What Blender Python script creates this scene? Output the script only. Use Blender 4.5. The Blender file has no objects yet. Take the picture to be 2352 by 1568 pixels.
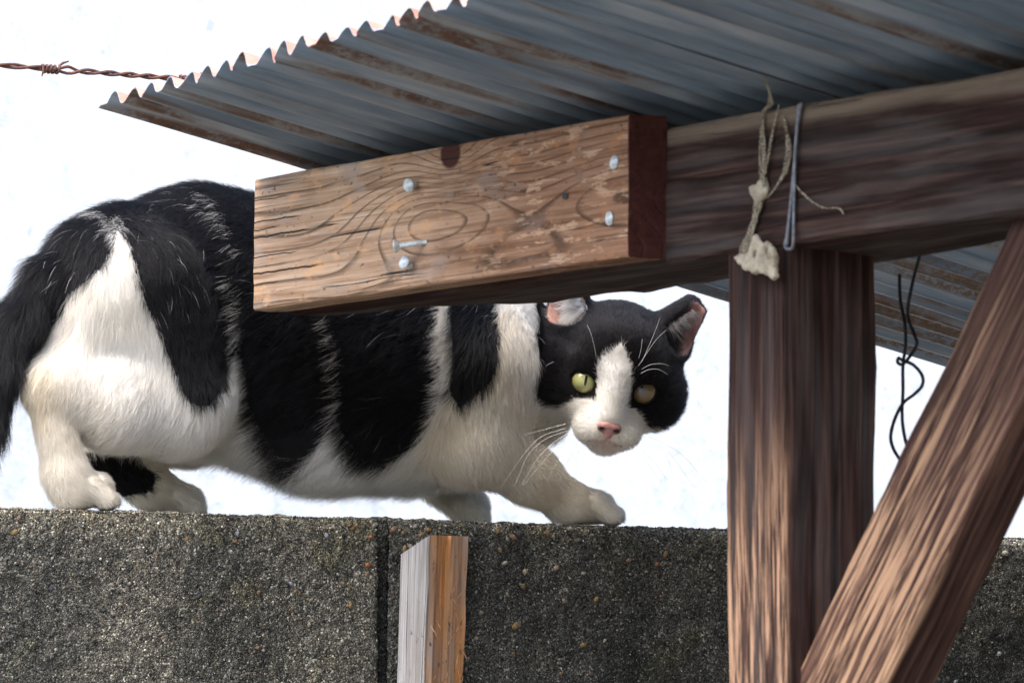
import bpy, bmesh, math, random
import numpy as np
from mathutils import Vector, Matrix
from mathutils.bvhtree import BVHTree

random.seed(7)
rng = np.random.default_rng(11)
R = math.radians
scene = bpy.context.scene
COL = scene.collection

# ------------------------------------------------------------------ camera
ZC = 1.25                      # eye height of the photographer
PITCH = R(4.15)
FPX, CX, CY = 19600.0, 1176.0, 784.0     # focal length / centre in units of a 2352 px wide photo
cam_d = bpy.data.cameras.new('camera')
cam = bpy.data.objects.new('camera', cam_d)
COL.objects.link(cam)
cam.location = (0, 0, ZC)
cam.rotation_euler = (math.pi / 2 + PITCH, 0, 0)
cam_d.sensor_width = 36
cam_d.lens = 36 * FPX / 2352
cam_d.clip_start = 0.1
cam_d.clip_end = 500
cam_d.dof.use_dof = True
cam_d.dof.focus_distance = 6.02
cam_d.dof.aperture_fstop = 27.0
scene.camera = cam
scene.render.resolution_x, scene.render.resolution_y = 1024, 682

# ------------------------------------------------------------------ axes of the place
TH = R(29.4)
A = Vector((math.cos(TH), math.sin(TH), 0))      # along the concrete wall
B = Vector((math.sin(TH), -math.cos(TH), 0))     # along the shed beam, out from the wall
UP = Vector((0, 0, 1))

# ------------------------------------------------------------------ sky, sun, exposure
SUN_DIR = (-0.55 * A + 0.20 * B + 1.0 * UP).normalized()
world = bpy.data.worlds.new('World')
scene.world = world
world.use_nodes = True
wt = world.node_tree
wt.nodes.clear()
sky = wt.nodes.new('ShaderNodeTexSky')
sky.sky_type = 'NISHITA'
sky.sun_disc = False
sky.sun_elevation = math.asin(SUN_DIR.z)
sky.sun_rotation = math.atan2(SUN_DIR.x, SUN_DIR.y)
sky.altitude = 0
sky.air_density = 1.0
sky.dust_density = 4.0
sky.ozone_density = 1.0
bg = wt.nodes.new('ShaderNodeBackground')
bg.inputs[1].default_value = 0.15
wo = wt.nodes.new('ShaderNodeOutputWorld')
wt.links.new(sky.outputs[0], bg.inputs[0])
wt.links.new(bg.outputs[0], wo.inputs[0])
sun_d = bpy.data.lights.new('sun', 'SUN')
sun_d.energy = 0.9
sun_d.angle = R(55)
sun_d.color = (1.0, 0.975, 0.94)
sun = bpy.data.objects.new('sun', sun_d)
COL.objects.link(sun)
sun.rotation_euler = SUN_DIR.to_track_quat('Z', 'Y').to_euler()
scene.view_settings.view_transform = 'Standard'
scene.view_settings.look = 'None'
scene.view_settings.exposure = 2.08
scene.view_settings.gamma = 1
scene.cycles.use_denoising = True
scene.cycles.max_bounces = 8
scene.cycles.diffuse_bounces = 4
scene.cycles_curves.shape = 'RIBBONS'

# ------------------------------------------------------------------ pixels -> directions
CP, SP = math.cos(PITCH), math.sin(PITCH)
def ray(px, py):
    v = -(py - CY) / FPX
    return Vector(((px - CX) / FPX, CP - SP * v, SP + CP * v))
CAM = Vector((0, 0, ZC))
def W(a, b, z):                      # place coordinates -> world
    return A * a + B * b + UP * z
def abz(p):
    return Vector((p.dot(A), p.dot(B), p.z))
def on_a(px, py, a):                 # point of the vertical plane a = const seen at a pixel
    d = ray(px, py); t = a / d.dot(A); return CAM + d * t
def on_b(px, py, b):
    d = ray(px, py); t = b / d.dot(B); return CAM + d * t
def on_plane(px, py, p0, n):
    d = ray(px, py); t = (p0 - CAM).dot(n) / d.dot(n); return CAM + d * t

# ------------------------------------------------------------------ numpy noise
def _hash(ix, iy, iz, seed):
    h = (ix * 374761393 + iy * 668265263 + iz * 2147483647 + seed * 974711).astype(np.int64)
    h = (h ^ (h >> 13)) * 1274126177
    h = (h ^ (h >> 16)) & 0xffffff
    return h / float(0xffffff)
def vnoise(p, scale, seed=0):
    p = np.asarray(p, float) * scale + 1000.0
    i = np.floor(p).astype(np.int64); f = p - i; f = f * f * (3 - 2 * f)
    r = 0
    for dx in (0, 1):
        for dy in (0, 1):
            for dz in (0, 1):
                w = (f[:, 0] if dx else 1 - f[:, 0]) * (f[:, 1] if dy else 1 - f[:, 1]) * (f[:, 2] if dz else 1 - f[:, 2])
                r = r + w * _hash(i[:, 0] + dx, i[:, 1] + dy, i[:, 2] + dz, seed)
    return r * 2 - 1

# ------------------------------------------------------------------ node helper
class Mat:
    def __init__(s, name):
        s.m = bpy.data.materials.new(name); s.m.use_nodes = True
        s.t = s.m.node_tree; s.t.nodes.clear()
        s.out = s.t.nodes.new('ShaderNodeOutputMaterial')
        s.b = s.t.nodes.new('ShaderNodeBsdfPrincipled')
        s.t.links.new(s.b.outputs[0], s.out.inputs[0])
        s.b.inputs['Roughness'].default_value = 0.8
        s.b.inputs['Specular IOR Level'].default_value = 0.3
    def put(s, sock, v):
        if isinstance(v, bpy.types.NodeSocket): s.t.links.new(v, sock)
        elif v is not None:
            if isinstance(v, (tuple, list)) and len(v) == 3 and sock.type == 'RGBA': v = (*v, 1)
            sock.default_value = v
    def node(s, t, ins=None, **props):
        n = s.t.nodes.new('ShaderNode' + t)
        for k, v in props.items(): setattr(n, k, v)
        for k, v in (ins or {}).items(): s.put(n.inputs[k], v)
        return n
    def math(s, op, a, b=None, c=None, clamp=False):
        n = s.node('Math', {0: a}, operation=op, use_clamp=clamp)
        if b is not None: s.put(n.inputs[1], b)
        if c is not None: s.put(n.inputs[2], c)
        return n.outputs[0]
    def co(s, scale=(1, 1, 1), loc=(0, 0, 0), kind='Object', rot=(0, 0, 0)):
        tc = s.node('TexCoord')
        mp = s.node('Mapping', {'Vector': tc.outputs[kind], 'Scale': scale, 'Location': loc, 'Rotation': rot})
        return mp.outputs[0]
    def noise(s, vec, scale, detail=4, rough=0.55, dist=0.0):
        return s.node('TexNoise', {'Vector': vec, 'Scale': scale, 'Detail': detail, 'Roughness': rough, 'Distortion': dist}).outputs[0]
    def ramp(s, fac, stops, interp='LINEAR'):
        n = s.node('ValToRGB', {0: fac}); cr = n.color_ramp; cr.interpolation = interp
        while len(cr.elements) < len(stops): cr.elements.new(0.5)
        for e, (p, c) in zip(cr.elements, stops):
            e.position = p; e.color = (*c, 1) if len(c) == 3 else c
        return n.outputs[0]
    def sstep(s, v, lo, hi):
        n = s.node('MapRange', {0: v, 1: lo, 2: hi, 3: 0.0, 4: 1.0}, interpolation_type='SMOOTHSTEP')
        return n.outputs[0]
    def mix(s, f, a, b, mode='MIX'):
        n = s.node('Mix', data_type='RGBA', blend_type=mode)
        s.put(n.inputs[0], f); s.put(n.inputs[6], a); s.put(n.inputs[7], b)
        return n.outputs[2]
    def xyz(s, vec):
        n = s.node('SeparateXYZ', {0: vec}); return n.outputs
    def bump(s, h, strength=0.5, dist=0.002, nrm=None):
        n = s.node('Bump', {'Height': h, 'Strength': strength, 'Distance': dist})
        if nrm is not None: s.put(n.inputs['Normal'], nrm)
        s.put(s.b.inputs['Normal'], n.outputs[0]); return n.outputs[0]
    def base(s, c): s.put(s.b.inputs['Base Color'], c)
    def rough(s, v): s.put(s.b.inputs['Roughness'], v)
    def set(s, k, v): s.put(s.b.inputs[k], v)

# ------------------------------------------------------------------ object helpers
def empty(name, loc, label, cat, group=None):
    o = bpy.data.objects.new(name, None); COL.objects.link(o)
    o.location = loc; o.empty_display_size = 0.05
    o['label'] = label; o['category'] = cat
    if group: o['group'] = group
    return o
def tag(o, label, cat, group=None, kind=None):
    if label: o['label'] = label
    if cat: o['category'] = cat
    if group: o['group'] = group
    if kind: o['kind'] = kind
    return o
def link(name, me, mats, parent=None, mw=None):
    o = bpy.data.objects.new(name, me); COL.objects.link(o)
    if mw is not None: o.matrix_world = mw
    for m in (mats if isinstance(mats, (list, tuple)) else [mats]):
        if m is not None and len(me.materials) < len(mats if isinstance(mats, (list, tuple)) else [mats]): me.materials.append(m.m if isinstance(m, Mat) else m)
    if parent is not None:
        M = o.matrix_world.copy() if mw is None else mw
        o.parent = parent
        o.matrix_parent_inverse = PINV(parent)
        o.matrix_basis = M
    return o
def PINV(o):
    # world matrix from loc/rot chain without needing a depsgraph update
    def wm(x):
        m = x.matrix_basis.copy()
        if x.parent is not None:
            m = wm(x.parent) @ x.matrix_parent_inverse @ m
        return m
    return wm(o).inverted()
def mesh_from(name, V, F, smooth=True):
    me = bpy.data.meshes.new(name)
    me.from_pydata([tuple(v) for v in V], [], [tuple(f) for f in F])
    me.update()
    if smooth: me.polygons.foreach_set('use_smooth', [True] * len(me.polygons))
    return me
def mesh_np(name, V, F, smooth=True):
    V = np.asarray(V, np.float32); F = np.asarray(F, np.int32)
    me = bpy.data.meshes.new(name)
    n, k = F.shape
    me.vertices.add(len(V)); me.vertices.foreach_set('co', V.ravel())
    me.loops.add(n * k); me.loops.foreach_set('vertex_index', F.ravel())
    me.polygons.add(n); me.polygons.foreach_set('loop_start', np.arange(n, dtype=np.int32) * k)
    me.update(calc_edges=True); me.validate()
    if smooth: me.polygons.foreach_set('use_smooth', np.ones(len(me.polygons), bool))
    return me
def tube(pts, rad, sides=8, closed=False):
    pts = [Vector(p) for p in pts]; n = len(pts)
    if not hasattr(rad, '__len__'): rad = [rad] * n
    V, F = [], []
    up = None
    for i, p in enumerate(pts):
        t = (pts[min(i + 1, n - 1)] - pts[max(i - 1, 0)]).normalized()
        if up is None:
            up = t.orthogonal().normalized()
        up = (up - t * up.dot(t)).normalized(); sd = t.cross(up)
        for k in range(sides):
            an = 2 * math.pi * k / sides
            V.append(p + (up * math.cos(an) + sd * math.sin(an)) * rad[i])
    for i in range(n - 1):
        for k in range(sides):
            k2 = (k + 1) % sides
            F.append((i * sides + k, i * sides + k2, (i + 1) * sides + k2, (i + 1) * sides + k))
    F.append(tuple(range(sides - 1, -1, -1))); F.append(tuple((n - 1) * sides + k for k in range(sides)))
    return V, F
def smooth_path(pts, m=8):
    pts = [Vector(p) for p in pts]; out = []
    for i in range(len(pts) - 1):
        p0 = pts[max(i - 1, 0)]; p1 = pts[i]; p2 = pts[i + 1]; p3 = pts[min(i + 2, len(pts) - 1)]
        for k in range(m):
            t = k / m
            out.append(0.5 * ((2 * p1) + (p2 - p0) * t + (2 * p0 - 5 * p1 + 4 * p2 - p3) * t * t + (3 * p1 - p0 - 3 * p2 + p3) * t ** 3))
    out.append(pts[-1]); return out

# ------------------------------------------------------------------ signed distance modelling
def sd_cone(P, a, b, r1, r2):
    a = np.array(a, float); b = np.array(b, float)
    ba = b - a; l2 = ba @ ba + 1e-12; t = np.clip((P - a) @ ba / l2, 0, 1)
    d = np.linalg.norm(P - a - t[:, None] * ba, axis=1)
    return d - (r1 + (r2 - r1) * t)
def sd_ell(P, c, r, M=None):
    q = P - np.array(c, float)
    if M is not None: q = q @ M
    r = np.array(r, float)
    k0 = np.linalg.norm(q / r, axis=1); k1 = np.linalg.norm(q / (r * r), axis=1) + 1e-9
    return k0 * (k0 - 1) / k1
def smin(a, b, k):
    h = np.clip(0.5 + 0.5 * (b - a) / k, 0, 1)
    return b + (a - b) * h - k * h * (1 - h)
def smax(a, b, k): return -smin(-a, -b, k)
class Field:
    def __init__(s, lo, hi, h):
        s.lo = np.array(lo, float); s.h = h
        s.n = np.ceil((np.array(hi) - s.lo) / h).astype(int) + 1
        s.V = np.full(s.n, 0.06, np.float32)
    def sub(s, lo, hi):
        i0 = np.clip(np.floor((np.array(lo) - s.lo) / s.h).astype(int), 0, s.n - 1)
        i1 = np.clip(np.ceil((np.array(hi) - s.lo) / s.h).astype(int) + 1, 1, s.n)
        g = np.meshgrid(*[s.lo[k] + s.h * np.arange(i0[k], i1[k]) for k in range(3)], indexing='ij')
        return tuple(slice(i0[k], i1[k]) for k in range(3)), np.stack([x.ravel() for x in g], 1)
    def add(s, fn, lo, hi, k, sub=False):
        sl, P = s.sub(np.array(lo) - k - 0.008, np.array(hi) + k + 0.008)
        if len(P) == 0: return
        d = fn(P).reshape(s.V[sl].shape)
        s.V[sl] = smax(s.V[sl], -d, k) if sub else smin(s.V[sl], d, k)
    def mesh(s):
        V = s.V; ins = V < 0
        nx, ny, nz = V.shape
        c = np.zeros((nx - 1, ny - 1, nz - 1), np.int8)
        offs = [(i, j, k) for i in (0, 1) for j in (0, 1) for k in (0, 1)]
        for i, j, k in offs: c += ins[i:nx - 1 + i, j:ny - 1 + j, k:nz - 1 + k]
        act = np.argwhere((c > 0) & (c < 8))
        idx = -np.ones(c.shape, np.int64); idx[tuple(act.T)] = np.arange(len(act))
        acc = np.zeros((len(act), 3)); cnt = np.zeros(len(act))
        for a in offs:
            for ax in range(3):
                if a[ax] == 1: continue
                b = list(a); b[ax] = 1
                va = V[act[:, 0] + a[0], act[:, 1] + a[1], act[:, 2] + a[2]]
                vb = V[act[:, 0] + b[0], act[:, 1] + b[1], act[:, 2] + b[2]]
                m = (va < 0) != (vb < 0)
                t = np.where(m, va / np.where(m, va - vb, 1), 0)
                q = np.array(a, float)[None] + np.zeros((len(act), 3)); q[:, ax] += t
                acc += q * m[:, None]; cnt += m
        P = s.lo + (act + acc / cnt[:, None]) * s.h
        F = []
        for ax in range(3):
            sl0 = [slice(None)] * 3; sl1 = [slice(None)] * 3
            sl0[ax] = slice(0, -1); sl1[ax] = slice(1, None)
            i0 = ins[tuple(sl0)]; i1 = ins[tuple(sl1)]
            e = np.argwhere(i0 != i1)
            o1, o2 = [k for k in range(3) if k != ax]
            e = e[(e[:, o1] > 0) & (e[:, o2] > 0) & (e[:, o1] < V.shape[o1] - 1) & (e[:, o2] < V.shape[o2] - 1)]
            def g(d1, d2):
                q = e.copy(); q[:, o1] -= d1; q[:, o2] -= d2
                return idx[tuple(q.T)]
            quad = np.stack([g(1, 1), g(0, 1), g(0, 0), g(1, 0)], 1)
            flip = i0[tuple(e.T)] ^ (ax == 1)
            quad[~flip] = quad[~flip][:, ::-1]
            F.append(quad)
        return P, np.concatenate(F)

#== STRUCTURE ==
# ------------------------------------------------------------------ key planes
_d = ray(1800, 1000)
PE = abz(CAM + _d * (5.2 / _d.y))
A0, B0 = PE.x, PE.y                          # the post's front corner
A_BEAM = A0 - 0.003
A_BOARD = A_BEAM - 0.027
zb_top = on_a(1535, 291, A_BEAM).z
zb_bot = on_a(1535, 603, A_BEAM).z
b_left = abz(on_a(583, 560, A_BOARD)).y      # far end of the short board
B_WALL = b_left - 0.055                      # near face of the concrete wall
B_CAT = B_WALL - 0.062                       # the cat walks along this line
Z_WALL = on_b(700, 1183, B_WALL).z
WALL_T = 0.12

# ------------------------------------------------------------------ materials
def mat_concrete(name='aggregate_concrete', gain=(1.3, 1.27, 1.17), dirt=0.65, off=0.0):
    m = Mat(name)
    v = m.co()
    vor = m.node('TexVoronoi', {'Vector': v, 'Scale': 820.0, 'Randomness': 1.0})
    cell = m.xyz(vor.outputs['Color'])[0]
    grain = m.ramp(cell, [(0, (0.010, 0.010, 0.010)), (0.45, (0.045, 0.043, 0.038)), (0.72, (0.11, 0.105, 0.09)), (0.9, (0.24, 0.23, 0.20)), (1, (0.46, 0.45, 0.41))])
    vor2 = m.node('TexVoronoi', {'Vector': v, 'Scale': 1700.0})
    g2 = m.ramp(m.xyz(vor2.outputs['Color'])[1], [(0, (0.012, 0.012, 0.012)), (0.6, (0.06, 0.058, 0.05)), (1, (0.26, 0.25, 0.22))])
    c = m.mix(m.sstep(m.noise(v, 300, 2), 0.42, 0.58), grain, g2)
    c = m.mix(1, c, gain, 'MULTIPLY')
    big = m.noise(m.co((1, 1, 0.7), (off, 0, 0)), 11, 6, 0.62)
    c = m.mix(m.math('MULTIPLY', m.sstep(big, 0.44, 0.64), dirt), c, m.mix(1, c, (0.30, 0.33, 0.37), 'MULTIPLY'))
    z = m.xyz(m.co(kind='Object'))[2]
    streak = m.noise(m.co((34, 34, 5), (off, 1, 0)), 1.0, 5, 0.6)
    c = m.mix(m.math('MULTIPLY', m.sstep(streak, 0.50, 0.66), dirt * 0.7), c, m.mix(1, c, (0.36, 0.39, 0.42), 'MULTIPLY'))
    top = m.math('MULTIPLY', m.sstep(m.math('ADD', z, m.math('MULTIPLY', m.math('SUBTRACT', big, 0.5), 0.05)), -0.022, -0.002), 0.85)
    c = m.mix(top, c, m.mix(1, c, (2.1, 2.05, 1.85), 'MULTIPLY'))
    moss = m.math('MULTIPLY', m.sstep(m.noise(v, 22, 4), 0.56, 0.72), 0.4)
    c = m.mix(moss, c, m.mix(1, c, (1.25, 1.2, 0.62), 'MULTIPLY'))
    m.base(c); m.rough(0.9)
    h = m.math('ADD', m.noise(v, 420, 3), m.math('MULTIPLY', vor.outputs['Distance'], -0.8))
    m.bump(h, 0.9, 0.0012)
    return m
def mat_attr(name, attr='tint', rough=0.7):
    m = Mat(name)
    a = m.node('Attribute', attribute_name=attr)
    v = m.co()
    c = m.mix(m.sstep(m.noise(v, 400, 3), 0.35, 0.7), a.outputs['Color'], m.mix(1, a.outputs['Color'], (0.6, 0.6, 0.6), 'MULTIPLY'))
    m.base(c); m.rough(rough)
    return m
def mat_pebble(i, col):
    m = Mat('pebble_stone_%d' % i)
    v = m.co()
    c = m.mix(m.sstep(m.noise(v, 0.9, 4, 0.6, 0.8), 0.35, 0.68), col, tuple(x * 0.42 for x in col))
    m.base(c); m.rough(0.55)
    m.bump(m.noise(v, 2.5, 3), 0.4, 0.2)
    return m
def mat_plaster():
    m = Mat('pale_plaster')
    v = m.co()
    n = m.noise(m.co((1, 1, 0.8)), 48, 7, 0.7); n2 = m.noise(v, 190, 4, 0.7); n3 = m.noise(v, 4, 4)
    f = m.math('ADD', m.math('MULTIPLY', n, 0.55), m.math('MULTIPLY', n2, 0.45))
    c = m.ramp(f, [(0.34, (0.46, 0.485, 0.495)), (0.45, (0.57, 0.59, 0.60)), (0.56, (0.66, 0.675, 0.675)), (0.70, (0.74, 0.745, 0.735))])
    c = m.mix(m.math('MULTIPLY', m.sstep(n3, 0.4, 0.65), 0.3), c, (0.66, 0.68, 0.685))
    spot = m.sstep(m.noise(m.co((1, 1, 1), (3, 1, 7)), 60, 3, 0.5), 0.70, 0.76)
    c = m.mix(m.math('MULTIPLY', spot, 0.6), c, (0.38, 0.42, 0.42))
    m.base(c); m.rough(0.75)
    m.bump(n2, 0.12, 0.003)
    return m
def mat_ground():
    m = Mat('packed_earth')
    v = m.co()
    c = m.ramp(m.noise(v, 3, 8, 0.65), [(0.3, (0.07, 0.06, 0.05)), (0.55, (0.11, 0.10, 0.085)), (0.75, (0.16, 0.145, 0.12))])
    m.base(c); m.rough(0.95); m.bump(m.noise(v, 40, 6), 0.6, 0.02)
    return m
def mat_wood(name, pal, yf=70.0, warp=0.9, knots=(), streak=None, patch=None, crack=0.0, hole=(), seed=0.0, rough=0.82, cut=0.0, grey=0.0, lit_face_z=(-9.0, -8.0), stain=None, la=0.72, cracks=(), blots=0.0, topstrip=None):
    """pal: dark line, mid, light.  Object x runs along the grain, y across, z through (all metres)."""
    m = Mat(name)
    tc = m.node('TexCoord').outputs['Object']
    x, y, z = m.xyz(tc)
    nl = m.noise(m.co((2.2, 9, 9), (seed, seed * 2, 0)), 1.0, 3, 0.5)
    nm = m.noise(m.co((9, 40, 40), (seed, 0, seed)), 1.0, 3, 0.5)
    f = m.math('MULTIPLY', m.math('ADD', y, m.math('MULTIPLY', z, 0.7)), yf)
    f = m.math('ADD', f, m.math('MULTIPLY', m.math('SUBTRACT', nl, 0.5), warp * 9))
    f = m.math('ADD', f, m.math('MULTIPLY', m.math('SUBTRACT', nm, 0.5), warp * 1.6))
    kmask = None
    for (kx, ky, rx, ry, amp, dark) in knots:
        dx = m.math('DIVIDE', m.math('SUBTRACT', x, kx), rx); dy = m.math('DIVIDE', m.math('SUBTRACT', y, ky), ry)
        r2 = m.math('ADD', m.math('MULTIPLY', dx, dx), m.math('MULTIPLY', dy, dy))
        g = m.math('EXPONENT', m.math('MULTIPLY', r2, -1.0))
        f = m.math('ADD', f, m.math('MULTIPLY', g, amp))
        if dark > 0:
            k = m.math('MULTIPLY', m.sstep(m.math('MULTIPLY', r2, 7.0), 1.0, 0.55), dark)
            kmask = k if kmask is None else m.math('MAXIMUM', kmask, k)
    saw = m.math('FRACT', f)
    line = m.sstep(saw, 0.72, 0.94); line = m.math('MULTIPLY', line, m.sstep(saw, 1.0, 0.95))
    fib = m.noise(m.co((14, 700, 700), (seed, 0, 0)), 1.0, 3, 0.6)
    fib2 = m.noise(m.co((5, 190, 190), (0, seed, 0)), 1.0, 6, 0.68)
    c = m.ramp(fib2, [(0.36, pal[0]), (0.50, pal[1]), (0.64, pal[2])])
    line = m.math('MULTIPLY', line, m.sstep(m.noise(m.co((12, 50, 50), (seed, 8, 1)), 1.0, 3), 0.25, 0.52))
    c = m.mix(m.math('MULTIPLY', line, la), c, tuple(v * 0.36 for v in pal[1]))
    c = m.mix(m.math('MULTIPLY', m.sstep(fib, 0.58, 0.74), 0.3), c, tuple(v * 0.45 for v in pal[1]))
    bl = m.noise(m.co((6, 18, 18), (seed + 3, 0, 1)), 1.0, 4, 0.6)
    c = m.mix(m.math('MULTIPLY', m.sstep(bl, 0.52, 0.74), 0.5), c, m.mix(1, c, (0.5, 0.47, 0.46), 'MULTIPLY'))
    if grey > 0:
        gm = m.math('MULTIPLY', m.sstep(m.noise(m.co((5, 45, 45), (seed, 5, 2)), 1.0, 4), 0.42, 0.66), grey)
        c = m.mix(gm, c, (0.30, 0.29, 0.28))
    if streak:      # worn pale streaks along the grain, light painted in too, between two stations: (x0, x1, colour, amount)
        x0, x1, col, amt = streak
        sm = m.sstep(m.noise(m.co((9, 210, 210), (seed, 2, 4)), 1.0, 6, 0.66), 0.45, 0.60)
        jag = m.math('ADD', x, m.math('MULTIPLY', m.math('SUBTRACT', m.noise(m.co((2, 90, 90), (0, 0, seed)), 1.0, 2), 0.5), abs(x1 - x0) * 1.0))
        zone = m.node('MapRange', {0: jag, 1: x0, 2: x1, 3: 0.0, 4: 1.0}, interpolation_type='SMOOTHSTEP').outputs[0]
        zone = m.math('MULTIPLY', zone, m.sstep(z, *lit_face_z))  # pale only on the lit front face, its brightness painted in
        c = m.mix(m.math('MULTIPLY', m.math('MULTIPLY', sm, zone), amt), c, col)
    if blots > 0:   # orange bare spots and grey bloom
        o1 = m.noise(m.co((28, 60, 60), (seed, 4, 4)), 1.0, 6, 0.7)
        c = m.mix(m.math('MULTIPLY', m.sstep(o1, 0.54, 0.66), blots), c, (0.62, 0.36, 0.19))
        o2 = m.noise(m.co((16, 40, 40), (seed, 9, 2)), 1.0, 5, 0.65)
        c = m.mix(m.math('MULTIPLY', m.sstep(o2, 0.52, 0.68), blots), c, (0.34, 0.275, 0.235))
        o3 = m.noise(m.co((120, 220, 220), (seed, 1, 2)), 1.0, 4, 0.6)
        c = m.mix(m.math('MULTIPLY', m.math('MULTIPLY', m.sstep(o3, 0.60, 0.68), m.sstep(o2, 0.40, 0.6)), 0.9), c, (0.085, 0.055, 0.042))
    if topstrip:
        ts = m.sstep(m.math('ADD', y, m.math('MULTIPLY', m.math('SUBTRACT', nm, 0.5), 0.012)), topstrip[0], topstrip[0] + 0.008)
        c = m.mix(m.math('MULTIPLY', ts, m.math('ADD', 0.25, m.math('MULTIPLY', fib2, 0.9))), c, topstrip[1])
    if stain:       # darker, browner towards one end; the sawn end itself dark red
        sx = m.math('MULTIPLY', m.sstep(m.math('ADD', x, m.math('MULTIPLY', m.math('SUBTRACT', bl, 0.5), 0.25)), stain[0], stain[1]), 0.9)
        c = m.mix(sx, c, m.mix(1, c, (0.50, 0.39, 0.35), 'MULTIPLY'))
    if patch:       # scuffed paler skin of the plank: (x0, x1, colour, amount)
        x0, x1, col, amt = patch
        pn = m.noise(m.co((22, 110, 110), (seed, 1, 9)), 1.0, 7, 0.72)
        pm = m.sstep(pn, 0.54, 0.60)
        zone = m.node('MapRange', {0: x, 1: x0, 2: x1, 3: 0.0, 4: 1.0}, interpolation_type='SMOOTHSTEP').outputs[0]
        c = m.mix(m.math('MULTIPLY', m.math('MULTIPLY', pm, zone), amt), c, col)
    for (cy, cl, cw) in cracks:
        wob = m.math('MULTIPLY', m.math('SUBTRACT', m.noise(m.co((40, 0, 0), (cy * 100, 0, 0)), 1.0, 3), 0.5), 0.0035)
        dd = m.math('ABSOLUTE', m.math('SUBTRACT', m.math('ADD', y, wob), cy))
        cm = m.math('MULTIPLY', m.sstep(dd, cw, cw * 0.35), m.sstep(x, cl, cl * 0.75))
        c = m.mix(cm, c, (0.02, 0.014, 0.011))
    if kmask is not None:
        c = m.mix(kmask, c, (0.055, 0.022, 0.016))
    h = m.math('ADD', m.math('MULTIPLY', line, -0.8), m.math('MULTIPLY', fib, 0.5))
    if crack > 0:
        cn = m.noise(m.co((2.5, 120, 120), (seed + 1, 0, 5)), 1.0, 2, 0.4)
        cr = m.math('MULTIPLY', m.sstep(m.math('ABSOLUTE', m.math('SUBTRACT', cn, 0.5)), 0.014, 0.0), crack)
        cr = m.math('MULTIPLY', cr, m.sstep(m.noise(m.co((7, 30, 30), (1, seed, 5)), 1.0, 1), 0.5, 0.6))
        c = m.mix(cr, c, (0.02, 0.016, 0.013)); h = m.math('SUBTRACT', h, m.math('MULTIPLY', cr, 2.0))
    if stain:
        c = m.mix(m.sstep(x, stain[2] - 0.0014, stain[2] - 0.0006), c, m.ramp(fib2, [(0.3, (0.035, 0.012, 0.010)), (0.7, (0.085, 0.030, 0.024))]))
    m.base(c); m.rough(rough); m.set('Specular IOR Level', 0.12)
    m.bump(h, 0.55, 0.0009)
    return m
def mat_metal(name, col, rough, metallic=1.0, rust=0.0):
    m = Mat(name)
    v = m.co()
    c = m.mix(m.sstep(m.noise(v, 300, 4), 0.4, 0.65), col, tuple(x * 0.6 for x in col))
    if rust: c = m.mix(m.math('MULTIPLY', m.sstep(m.noise(v, 160, 4), 0.45, 0.6), rust), c, (0.16, 0.06, 0.03))
    m.base(c); m.set('Metallic', metallic); m.rough(rough)
    m.bump(m.noise(v, 700, 3), 0.3, 0.0004)
    return m

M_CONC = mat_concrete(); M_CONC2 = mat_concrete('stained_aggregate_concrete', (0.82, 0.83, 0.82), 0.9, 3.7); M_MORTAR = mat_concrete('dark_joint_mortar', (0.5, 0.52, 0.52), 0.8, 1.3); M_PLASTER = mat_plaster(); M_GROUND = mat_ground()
M_AGG = mat_attr('aggregate_stone', rough=0.65)
PEB_COL = [(0.22, 0.15, 0.075), (0.30, 0.20, 0.085), (0.32, 0.14, 0.055), (0.14, 0.12, 0.095), (0.36, 0.34, 0.29), (0.055, 0.058, 0.065), (0.34, 0.28, 0.20), (0.25, 0.16, 0.11), (0.30, 0.32, 0.33)]
M_PEB = [mat_pebble(i, c) for i, c in enumerate(PEB_COL)]

# ------------------------------------------------------------------ ground
gm = mesh_from('ground', [(-150, -150, 0), (150, -150, 0), (150, 150, 0), (-150, 150, 0)], [(0, 1, 2, 3)], False)
tag(link('ground', gm, M_GROUND), None, None, kind='structure')

# ------------------------------------------------------------------ pale plaster wall behind
B_BACK = B_WALL - 1.35
def box_abz(a0, a1, b0, b1, z0, z1):
    P = [W(a, b, z) for a in (a0, a1) for b in (b0, b1) for z in (z0, z1)]
    F = [(0, 1, 3, 2), (4, 6, 7, 5), (0, 4, 5, 1), (2, 3, 7, 6), (0, 2, 6, 4), (1, 5, 7, 3)]
    return P, F
P, F = box_abz(-1, 9, B_BACK - 0.2, B_BACK, 0, 3.0)
bw = mesh_from('plaster_wall', P, F, False)
tag(link('plaster_wall', bw, M_PLASTER), 'pale mottled plaster wall standing behind the cat and the concrete fence', 'wall')

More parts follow.
